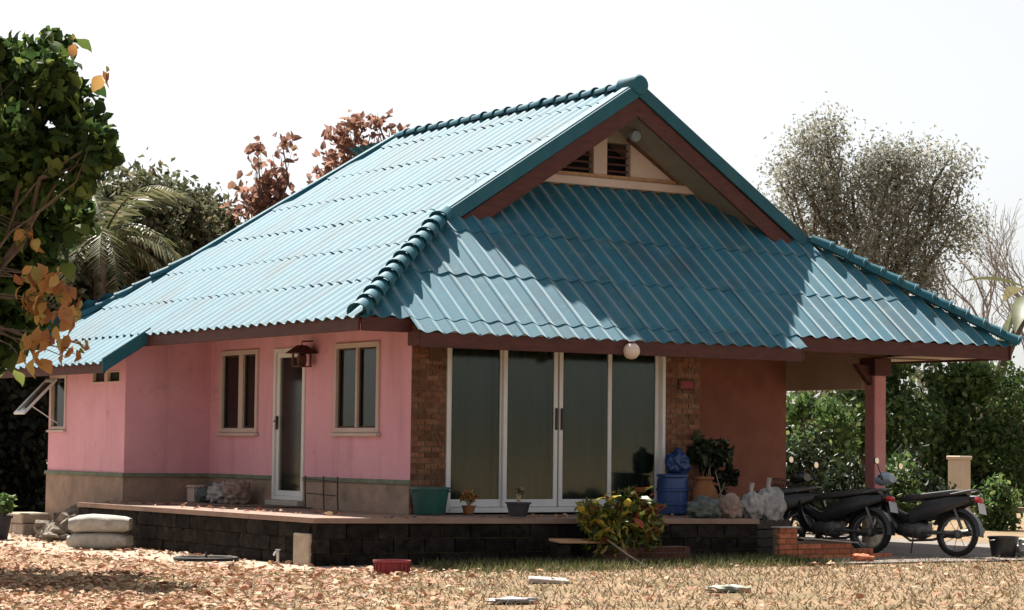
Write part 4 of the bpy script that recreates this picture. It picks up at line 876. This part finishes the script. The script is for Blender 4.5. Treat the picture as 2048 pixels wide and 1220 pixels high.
# bags at the terrace end
for i, (x, y, r, mt, lb) in enumerate(((3.45, -1.42, (.24, .16, .14), 'bagg', 'grey-green bundle on the terrace end beside the pale pink sack'), (3.82, -1.48, (.15, .15, .16), 'bagp', 'pale pink sack on the terrace end beside the grey-green bundle'))):
    o = obj_me('bundle', lump((0, 0, 0), r, 30+i, .4, 4, 2.6, .15), MT[mt]); o.location = (x, y, TZ-.04+r[2]*.82); tag(o, lb, 'bundle')
for i, (x, y, h, lb) in enumerate(((4.35, -1.3, .34, 'smaller knotted white plastic bag behind the terrace end'), (4.62, -1.32, .42, 'larger knotted white plastic bag behind the terrace end'))):
    t = thing('plastic_bag', lb, 'bag', (x, y, GZ+.02));
    b_ = obj_me('body', lump((0, 0, .62), (.16+.03*i, .14+.02*i, h*.55), 40+i, .35, 4, 2.4, .1), MT['bagw'], t, True, False); MB().tube([(-.01, 0, .60+h*.45), (-.03, .01, .64+h*.6), (-.02, 0, .66+h*.8)], [.05, .025, .035], 8).build('knot', MT['bagw'], t, False, sm=True)
kr = thing('dark_crate', 'dark slatted crate under the two white bags beyond the terrace end', 'crate', (4.49, -1.31, GZ+.021))
for k in range(4):
    for s_ in (-1, 1): MB().box((-.30, s_*.15-.01, .02+k*.11), (.34, s_*.15+.01, .11+k*.11)).build('slat', MT['iron'], kr, False)
for x in (-.285, .325):
    for s_ in (-1, 1): MB().box((x-.015, s_*.125-.014, 0), (x+.015, s_*.125+.014, .44)).build('post', MT['iron'], kr, False)
MB().box((-.30, -.16, .4401), (.34, .16, .455)).build('lid', MT['iron'], kr, False)
# ------------------------------------------------------------------ croton bed before the terrace
bed = thing('brick_planter', 'low dark brick planter against the terrace front, below the croton', 'planter', (2.0, -2.2, GZ))
MB().box((1.30, -2.30, GZ-.02), (2.55, -2.06, GZ+.20)).build('core', MT['mortar'], bed); bricks(bed, 1.29, 2.56, -2.302, GZ, 3, MB().box((-.5, -.05, -.029), (.5, .05, .029)).mesh('brick', pmat('sooty_brick', (.07, .03, .022), (.13, .055, .04), 14, .9, .5, 50, .2, rnd=.3)))
cr = thing('croton_bush', 'yellow, green and red croton bush growing before the glass doors', 'bush', (1.65, -2.15, GZ+.18)); mb = MB(); bl = []
for (x, z, r) in ((1.12, .0, .16), (1.32, -.10, .20), (1.55, .0, .20), (1.72, .12, .17), (1.92, .02, .20), (2.12, -.06, .17), (1.5, -.25, .25), (1.85, -.25, .25), (1.25, -.3, .18), (1.85, .22, .08)):
    e = (x, -2.15+R.uniform(-.12, .12), z); limb(mb, (1.65+R.uniform(-.2, .2), -2.15, GZ+.18), e, .014, .006, 4, .06, 5); bl.append((*e, r))
mb.build('stem', MT['stick'], cr, sm=True)
leaves('foliage', blobpts(bl, 900, .2), NR.uniform(.08, .17, 900), LM['croton'], cr, 'broad', .36, -.5, 'stuff')
cl = [big_leaf(.22, .085, leafmat('croton_'+n_, st, .3, .4), .4, 70+i) for i, (n_, st) in enumerate((('yellow', [(0, (.45, .36, .05)), (1, (.60, .48, .10))]), ('red', [(0, (.38, .07, .045)), (1, (.50, .14, .07))]), ('green', [(0, (.06, .10, .02)), (1, (.16, .19, .05))])))]
for i in range(90):
    b_ = bl[R.randrange(len(bl))]; q = Vector(b_[:3])+Vector((R.uniform(-1, 1), R.uniform(-1, .3), R.uniform(-.4, 1)))*b_[3]*.9
    put_leaf(cr, cl[(0 if b_[0] < 1.85 else 1) if R.random() < .5 else 2], q, R.uniform(.7, 1.2), 900+i, -.5)
bd = thing('plank_seat', 'small weathered plank seat left of the croton', 'plank', (1.0, -2.1, GZ)); mb = MB(); mb.hexa([(-.30, -.14, .26), (.33, -.16, .25), (.33, .10, .27), (-.30, .10, .28)], [(-.30, -.14, .29), (.33, -.16, .28), (.33, .10, .30), (-.30, .10, .31)]); mb.build('board', MT['wood'], bd, False, bev=.006)
for x in (-.2, .2): MB().box((x-.09, -.09, 0), (x+.09, .08, .248)).build('prop', MT['block'], bd, False, bev=.008)
o = tag(MB().tube([(1.30, -2.35, GZ+.30), (1.42, -2.6, GZ+.13), (1.50, -2.85, GZ+.012)], [.012, .011, .009], 6).build('stick', MT['stick']), 'thin pale stick leaning off the plank beside the croton', 'stick')
# ------------------------------------------------------------------ broken brick wall at the right
bw = thing('broken_brick_wall', 'low broken orange brick wall at the right end of the terrace', 'wall', (4.5, -2.0, GZ))
MB().box((4.07, -2.16, GZ-.02), (4.36, -2.03, GZ+.40)).build('core', MT['mortar'], bw); MB().box((4.362, -2.16, GZ-.02), (5.25, -2.03, GZ+.24)).build('core', MT['mortar'], bw)
MB().box((4.05, -2.2, GZ+.401), (4.38, -2.02, GZ+.42)).build('render_cap', MT['concrete'], bw, bev=.006); MB().hexa([(4.385, -2.2, GZ+.27), (5.35, -2.2, GZ+.20), (5.35, -2.0, GZ+.20), (4.385, -2.0, GZ+.27)], [(4.385, -2.2, GZ+.29), (5.35, -2.2, GZ+.215), (5.35, -2.0, GZ+.215), (4.385, -2.0, GZ+.29)]).build('render_cap', MT['concrete'], bw)
bricks(bw, 4.07, 4.36, -2.165, GZ, 6, ob_me); bricks(bw, 4.365, 5.25, -2.165, GZ, 3, ob_me); bricks(bw, 5.25, 5.62, -2.165, GZ, 2, ob_me); bricks(bw, 5.6, 5.95, -2.165, GZ, 1, ob_me)
# ------------------------------------------------------------------ yard clutter
for i, (x, y, lb) in enumerate(((-2.52, 3.5, ''),)):
    SK = lambda sd: MB().loft([(-.40, 0, 0, .10, .03), (-.385, 0, 0, .21, .07), (-.30, 0, 0, .25, .105), (-.1, .01, .004, .262, .118), (.12, -.01, .0, .26, .115), (.30, 0, 0, .25, .105), (.385, 0, 0, .21, .07), (.40, 0, 0, .10, .03)], 20, 3.4).mesh('sack', MT['sack'], sm=True)
    s1 = link('cement_sack', SK(1)); jitter(s1, .02, 3, 6); s1.location = (-2.62, 3.40, GZ+.11); s1.rotation_euler = (0, 0, -.62); tag(s1, 'lower filled pale sack lying on the sand before the left wall', 'sack', 'stacked pale sacks')
    s2 = link('cement_sack', SK(2)); jitter(s2, .02, 8, 6); s2.location = (-2.60, 3.42, GZ+.325); s2.rotation_euler = (0, 0, -.55); tag(s2, 'upper whiter sack stacked on another before the left wall', 'sack', 'stacked pale sacks')
RK = [(-1.9, 5.75, .26, .22), (-1.75, 6.1, .30, .27), (-2.0, 6.5, .24, .17), (-1.65, 6.75, .26, .24), (-2.2, 6.05, .19, .13), (-2.28, 5.7, .16, .10)]
RL = ['rubble rock touching the far end of the dark terrace', 'largest rubble rock at the foot of the projecting room', 'rubble rock at the left side of the heap by the projecting room', 'rubble rock at the back of the heap by the projecting room', 'small rubble rock in front of the heap', 'smallest rubble rock nearest the stacked sacks']
for i, (x, y, r, h) in enumerate(RK):
    o = obj_me('rubble_rock', lump((0, 0, 0), (r, r*1.1, h), 60+i, .7, 3, 1.7, .2), MT['rock'], None, False); o.location = (x, y, GZ+h*.7); tag(o, RL[i], 'rock', 'rubble heap')
st = thing('block_step', 'weathered block step at the far left of the projecting room', 'step', (-1.7, 8.6, GZ)); 
for (a, b, c, d_) in ((8.05, 8.5, 0, .16), (8.52, 8.95, 0, .16), (8.1, 8.75, .165, .32)): MB().box((-1.85, a, GZ+c-.02*(c == 0)), (-1.42, b, GZ+d_)).build('block', MT['plaster'], st, bev=.02)
potplant('potted_plant', 'green plant in a dark pot at the far left edge of the yard', 'plant', (-2.78, 6.6, GZ), .19, .34, MT['clay'], .25, .22, 90, .14, LM['bush'])
hp = thing('wheel_rim', 'old bicycle wheel lying flat on the sand near the terrace corner', 'wheel', (-2.72, .05, GZ+.012)); mb = MB(); n = 40
prof = [(.36+.022*math.cos(t), .028+.022*math.sin(t)) for t in [2*math.pi*k/8 for k in range(8)]]; MB().lathe(prof, (0, 0, 0), n, 'z', True).build('tyre', MT['rubber'], hp, False, sm=True)
prof = [(.325, .014), (.335, .014), (.335, .044), (.325, .044)]; MB().lathe(prof, (0, 0, 0), n, 'z', True).build('rim', MT['metal'], hp, False)
MB().lathe([(.02, .0), (.03, .01), (.02, .05), (.01, .10)], (0, 0, 0), 10).build('hub', MT['iron'], hp, False, sm=True)
for k in range(14): a = 2*math.pi*k/14; MB().tube([(.02*math.cos(a), .02*math.sin(a), .035), (.326*math.cos(a+.1), .326*math.sin(a+.1), .03)], .003, 4, False).build('spoke', MT['metal'], hp, False)
pt = thing('water_tap', 'small white pipe tap standing by the terrace corner', 'tap', (-2.32, -.98, GZ)); MB().tube([(0, 0, -.03), (0, 0, .17)], .016, 8).build('pipe', MT['bwhite'], pt, False, sm=True); MB().tube([(0, 0, .15), (-.05, -.03, .15), (-.07, -.04, .12)], .013, 8).build('spout', MT['bwhite'], pt, False, sm=True); MB().box((-.03, -.008, .172), (.03, .008, .185)).build('handle', MT['bwhite'], pt, False, bev=.003)
rb = thing('ribbed_red_tub', 'small ribbed red tub on the sand in front of the terrace corner', 'tub', (-2.0, -3.0, GZ)); MB().lathe([(.17, 0), (.185, .01), (.19, .12), (.205, .125), (.205, .15), (.185, .15), (.175, .02)], (0, 0, 0), 28).build('body', MT['red'], rb, False, sm=True)
for k in range(20): a = 2*math.pi*k/20; MB().box((-.008, .186, .015), (.008, .198, .118)).build('rib', MT['red'], rb, False).rotation_euler = (0, 0, a)
o = tag(MB().hexa([(-.20, -.16, 0), (.22, -.12, 0), (.20, .15, 0), (-.18, .12, 0)], [(-.20, -.16, .05), (.22, -.12, .035), (.20, .15, .045), (-.18, .12, .055)]).build('foam_slab', MT['concrete'], bev=.008), 'flat white foam slab lying on the leaf-strewn lawn', 'slab'); o.location = (-1.35, -5.0, GZ+.005); o.rotation_euler = (.02, .03, -.5)
o = obj_me('paper_scrap', lump((0, 0, 0), (.26, .16, .035), 71, .6, 3, 3, .1), MT['bagw']); o.scale = (.8, .8, .8); o.location = (-3.35, -7.45, GZ+.03); tag(o, 'crumpled white paper scrap at the bottom edge of the lawn', 'scrap')
o = obj_me('paper_scrap', lump((0, 0, 0), (.22, .13, .035), 72, .6, 3, 3, .1), pmat('pale_green_paper', (.26, .29, .23), (.34, .37, .30), 9, .8)); o.location = (-.55, -6.9, GZ+.03); tag(o, 'pale greenish paper scrap on the dry lawn at right', 'scrap')
o = obj_me('clay_shard', lump((0, 0, 0), (.17, .1, .06), 73, .5, 3, 2, .2), MT['obrick']); o.location = (4.75, -2.95, GZ+.05); tag(o, 'pinkish clay shard on the slab edge before the broken brick wall', 'shard')

# ------------------------------------------------------------------ motorcycles (forward is local +x)
def motorbike(label, loc, rz, lean=0.0, basket=False, cowl='hlamp', seatm='seatv'):
    t = thing('motorcycle', label, 'motorcycle', loc, rz, 'motorcycles parked by the porch'); t.rotation_euler = (lean, 0, rz)
    B = lambda mb, n, m, p=t, **k: mb.build(n, MT[m], p, False, **k)
    for x, nm in ((.61, 'front_wheel'), (-.61, 'rear_wheel')):
        pr = [(.255+.038*math.cos(a), .036*math.sin(a)) for a in [2*math.pi*k/10 for k in range(10)]]
        w = B(MB().lathe(pr, (x, 0, .293), 32, 'y', True), nm, 'rubber', sm=True)
        B(MB().lathe([(.208, -.024), (.225, -.024), (.225, .024), (.208, .024)], (x, 0, .293), 32, 'y', True), 'rim', 'metal', w, sm=True)
        B(MB().lathe([(.02, -.07), (.055, -.05), (.06, 0), (.055, .05), (.02, .07)], (x, 0, .293), 14, 'y'), 'hub', 'engine', w, sm=True)
        for k in range(8):
            a = 2*math.pi*k/8; B(MB().tube([(x+.05*math.cos(a), .02*(-1)**k, .293+.05*math.sin(a)), (x+.21*math.cos(a+.2), 0, .293+.21*math.sin(a+.2))], .004, 4, False), 'spoke', 'metal', w)
    for s_ in (-1, 1): B(MB().tube([(.61, s_*.075, .293), (.53, s_*.075, .55), (.43, s_*.06, .86)], [.022, .02, .022], 8), 'fork_leg', 'metal', sm=True)
    V = []; F = []; n = 12
    for i in range(n+1):
        a = math.radians(-5+150*i/n); r = .325
        for (dy, dr) in ((-.065, -.05), (-.05, 0), (.05, 0), (.065, -.05)): V.append((.61+(r+dr)*math.cos(a), dy, .293+(r+dr)*math.sin(a)))
    for i in range(n):
        for k in range(3): q = 4*i+k; F.append((q, q+1, q+5, q+4))
    B(MB().add(V, F), 'front_fender', 'blackp', sm=True)
    V = []; F = []
    for i in range(n+1):
        a = math.radians(20+165*i/n); r = .34
        for (dy, dr) in ((-.075, -.05), (-.06, 0), (.06, 0), (.075, -.05)): V.append((-.61+(r+dr)*math.cos(a), dy, .293+(r+dr)*math.sin(a)))
    for i in range(n):
        for k in range(3): q = 4*i+k; F.append((q, q+1, q+5, q+4))
    B(MB().add(V, F), 'rear_fender', 'blackp', sm=True)
    B(MB().loft([(.46, 0, .80, .05, .06), (.30, 0, .56, .055, .07), (.10, 0, .46, .07, .08), (-.15, 0, .58, .10, .13), (-.45, 0, .68, .105, .11), (-.75, 0, .74, .07, .06), (-.90, 0, .77, .03, .03)], 14), 'body', 'blackp', sm=True)
    for s_ in (-1, 1):
        V = []; F = []; pr = [(.50, .84, .05), (.44, .66, .16), (.36, .48, .20), (.26, .34, .18), (.20, .27, .14)]
        for (x, z, y) in pr: V += [(x+.03, s_*.03, z+.02), (x, s_*y*.75, z), (x-.10, s_*y, z-.03)]
        for i in range(4):
            for k in range(2): q = 3*i+k; F.append((q, q+1, q+4, q+3))
        B(MB().add(V, F), 'leg_shield', 'blackp', sm=True)
        B(MB().loft([(.02, s_*.10, .50, .02, .10), (-.25, s_*.125, .60, .025, .12), (-.55, s_*.12, .68, .025, .09), (-.80, s_*.08, .74, .015, .04)], 10), 'side_panel', 'blackp', sm=True)
        B(MB().tube([(.02, s_*.08, .27), (.02, s_*.28, .27)], .014, 8), 'footpeg', 'rubber')
        B(MB().tube([(-.58, s_*.09, .64), (-.72, s_*.125, .36)], [.022, .022], 8), 'shock_absorber', 'metal', sm=True)
    B(MB().loft([(.16, 0, .72, .08, .03), (.08, 0, .745, .115, .045), (-.15, 0, .765, .135, .05), (-.35, 0, .79, .14, .05), (-.60, 0, .825, .125, .05), (-.74, 0, .835, .08, .03)], 14, 3), 'seat', seatm, sm=True)
    B(MB().tube([(-.55, -.13, .80), (-.82, -.11, .86), (-.88, 0, .865), (-.82, .11, .86), (-.55, .13, .80)], .013, 8), 'grab_rail', 'metal', sm=True)
    B(MB().loft([(.22, 0, .33, .06, .07), (.05, 0, .33, .11, .10), (-.12, 0, .33, .12, .12), (-.22, 0, .34, .08, .09)], 12, 3), 'engine', 'engine', sm=True)
    B(MB().tube([(.20, -.04, .28), (.10, -.11, .20), (-.20, -.14, .22), (-.40, -.155, .28), (-.45, -.16, .29), (-.88, -.17, .36), (-.90, -.17, .363)], [.017, .017, .018, .025, .045, .05, .03], 12), 'exhaust', 'metal', sm=True)
    B(MB().tube([(-.61, .10, .293), (-.15, .10, .31)], .022, 8), 'swing_arm', 'engine')
    B(MB().tube([(.36, -.34, .99), (.40, -.22, 1.0), (.44, -.08, .95), (.44, .08, .95), (.40, .22, 1.0), (.36, .34, .99)], .013, 8), 'handlebar', 'metal', sm=True)
    for s_ in (-1, 1):
        B(MB().tube([(.385, s_*.25, 1.0), (.355, s_*.37, .99)], .019, 8), 'grip', 'rubber', sm=True)
        m_ = B(MB().tube([(.40, s_*.20, 1.0), (.42, s_*.26, 1.10), (.41, s_*.33, 1.17)], .007, 6), 'mirror', 'iron')
        B(MB().loft([(.435, s_*.36, 1.20, .03, .02), (.42, s_*.36, 1.20, .065, .045), (.405, s_*.36, 1.20, .065, .045)], 14), 'mirror_shell', 'blackp', m_, sm=True)
        B(MB().loft([(.404, s_*.36, 1.20, .058, .039), (.401, s_*.36, 1.20, .058, .039)], 14), 'mirror_glass', 'mirror', m_)
    hc = B(MB().loft([(.34, 0, 1.0, .10, .05), (.42, 0, 1.0, .15, .085), (.50, 0, .985, .14, .085), (.56, 0, .97, .08, .05)], 16), 'headlight_cowl', cowl, sm=True)
    B(MB().loft([(.545, 0, .972, .085, .05), (.575, 0, .968, .06, .03)], 14), 'headlight', 'bwhite', hc, sm=True)
    B(MB().loft([(-.86, 0, .74, .075, .04), (-.92, 0, .735, .07, .035), (-.94, 0, .73, .04, .02)], 12), 'tail_light', 'redlens', sm=True)
    pl = MB(); pl.hexa([(-.95, -.11, .56), (-.95, .11, .56), (-.957, .11, .56), (-.957, -.11, .56)], [(-.915, -.11, .70), (-.915, .11, .70), (-.922, .11, .70), (-.922, -.11, .70)]); B(pl, 'number_plate', 'plate')
    B(MB().tube([(-.86, 0, .70), (-.93, 0, .58)], .02, 6), 'plate_bracket', 'blackp')
    B(MB().tube([(-.05, .12, .25), (-.10, .28, .02)], .012, 6), 'side_stand', 'iron')
    if basket:
        bs = MB()
        for z, e in ((.80, .11), (.88, .125), (.96, .135)): bs.tube([(.52, -e, z), (.80, -e, z), (.80, e, z), (.52, e, z), (.52, -e, z)], .006, 5)
        for k in range(8):
            f_ = k/7; bs.tube([(.80, -.11+.22*f_, .80), (.80, -.135+.27*f_, .96)], .004, 4)
            for s_ in (-1, 1): bs.tube([(.52+.28*f_, s_*.11, .80), (.52+.28*f_, s_*.135, .96)], .004, 4)
        B(bs, 'front_basket', 'iron')
    return t
motorbike('black motorcycle nearest the right edge with blue-grey headlamp cowl', (6.42, -2.05, GZ+.022), 1.95, .10, False, 'hlamp')
motorbike('black motorcycle with a front basket, middle of the porch row', (5.72, -1.15, GZ+.022), 1.95, .10, True, 'blackp')
motorbike('black motorcycle deepest in the porch shade, beside the tall potted shrub', (5.15, -.35, GZ+.022), 2.35, .10, False, 'blackp')
bb = thing('black_tub', 'black tub on the slab behind the tail of the rightmost motorcycle', 'tub', (7.35, -2.75, GZ+.022)); MB().lathe([(.15, 0), (.19, .24), (.205, .24), (.205, .265), (.185, .265), (.14, .02)], (0, 0, 0), 22).build('body', MT['blackp'], bb, False, sm=True)
for s_ in (-1, 1): MB().tube([(s_*.2, -.05, .22), (s_*.235, 0, .21), (s_*.2, .05, .22)], .008, 6).build('handle', MT['blackp'], bb, False)
o = obj_me('rubbish_bag', lump((0, 0, 0), (.24, .2, .14), 81, .45, 4, 2.4, .15), MT['bwhite']); o.location = (7.75, -2.9, GZ+.13); tag(o, 'white rubbish bag on the slab at the right edge', 'bag')
sb = thing('planter_stand', 'teal dish planter on a pale stand at the foot of the pink column', 'planter', (7.55, .0, GZ+.02)); MB().lathe([(.16, 0), (.15, .05), (.10, .08), (.10, .52), (.14, .56)], (0, 0, 0), 16).build('stand', MT['beige'], sb, False, sm=True); MB().lathe([(.12, .561), (.26, .64), (.27, .70), (.25, .70), (.10, .60)], (0, 0, 0), 20).build('dish', MT['teal'], sb, False, sm=True)

# ------------------------------------------------------------------ grass and leaf litter (uncountable)
def blades(name, P, h, mat, lean=.5):
    N = len(P); a = NR.random(N)*6.283; w = .006+.006*NR.random(N); hh = h*(.5+NR.random(N)); ld = NR.normal(size=(N, 2))*lean
    s_ = np.stack([np.cos(a)*w, np.sin(a)*w, np.zeros(N)], 1); tip = P+np.stack([ld[:, 0]*hh, ld[:, 1]*hh, hh], 1)
    V = np.stack([P-s_, P+s_, tip], 1).reshape(-1, 3); me = bpy.data.meshes.new(name); me.vertices.add(3*N); me.vertices.foreach_set('co', V.ravel().astype(np.float32)); me.loops.add(3*N); me.loops.foreach_set('vertex_index', np.arange(3*N, dtype=np.int32))
    me.polygons.add(N); me.polygons.foreach_set('loop_start', np.arange(0, 3*N, 3, dtype=np.int32)); me.polygons.foreach_set('loop_total', np.full(N, 3, dtype=np.int32)); me.update(calc_edges=True); me.materials.append(mat); return link(name, me)
def scat(n, x0, x1, y0, y1, z=GZ): return np.stack([NR.uniform(x0, x1, n), NR.uniform(y0, y1, n), np.full(n, z)], 1)
# lawn strip along the terrace front
P = scat(16000, -1.2, 4.2, -3.7, -1.75); keep = NR.random(len(P)) < np.clip(1.1-np.abs(P[:, 1]+2.55)/.9, 0, 1)*(.35+.65*(np.sin(P[:, 0]*2.1+1)*.5+.5)); tag(blades('grass', P[keep], .085, LM['grass']), 'short green grass along the foot of the terrace', 'grass', kind='stuff')
P = scat(26000, -9, 9, -12.5, -2.6); tag(blades('dry_grass', P, .05, LM['dry'], .9), 'thin dry grass over the lawn', 'grass', kind='stuff')
def onpath(P):
    ex = np.interp(P[:, 1], [e[1] for e in edge[::-1]], [e[0] for e in edge[::-1]]); return (P[:, 0] > ex) & (P[:, 1] > -2.3)
P = scat(110000, -11, 8.5, -13, 6); wl = (P[:, 0]+14.4)*.84+(P[:, 1]+24.28)*-.55    # distance across the view
from mathutils import noise as _nz
patch = np.array([_nz.noise(Vector((x*.55, y*.55, 3)))+.6*_nz.noise(Vector((x*1.6, y*1.6, 7))) for x, y, _ in P])
dens = np.clip(.75+1.5*patch, .12, 1.25)*np.clip(.95-.19*(wl+4.8), .05, 1.0)*np.where(P[:, 1] > 4, .6, 1)
keep = (NR.random(len(P)) < dens) & ~onpath(P) & ~((P[:, 0] > -1.4) & (P[:, 1] > -2.5)) & ~((P[:, 0] > 3.9) & (P[:, 1] > -3.5))
P = P[keep]; P[:, 2] += .015+.03*NR.random(len(P)); lt = leaves('leaf_litter', P, NR.uniform(.035, .06, len(P))+.075*NR.random(len(P))**2.2, LM['litter'], None, 'broad', .62, 0, 'stuff', flat=.9, fold=.12); tag(lt, 'fallen orange and tan leaves covering the yard', 'leaves')
P = scat(500, -3.6, -1.9, -1.6, 9); P = np.concatenate([P, scat(50, -2.0, -1.2, -1, 5, TZ+.0), scat(50, -1.2, 4, -1.6, -1.0, TZ-.02)]); P[:, 2] += .015; tag(leaves('path_leaves', P, NR.uniform(.04, .12, len(P)), LM['litter'], None, 'broad', .62, 0, 'stuff', flat=.85), 'scattered leaves on the sand and terrace', 'leaves')
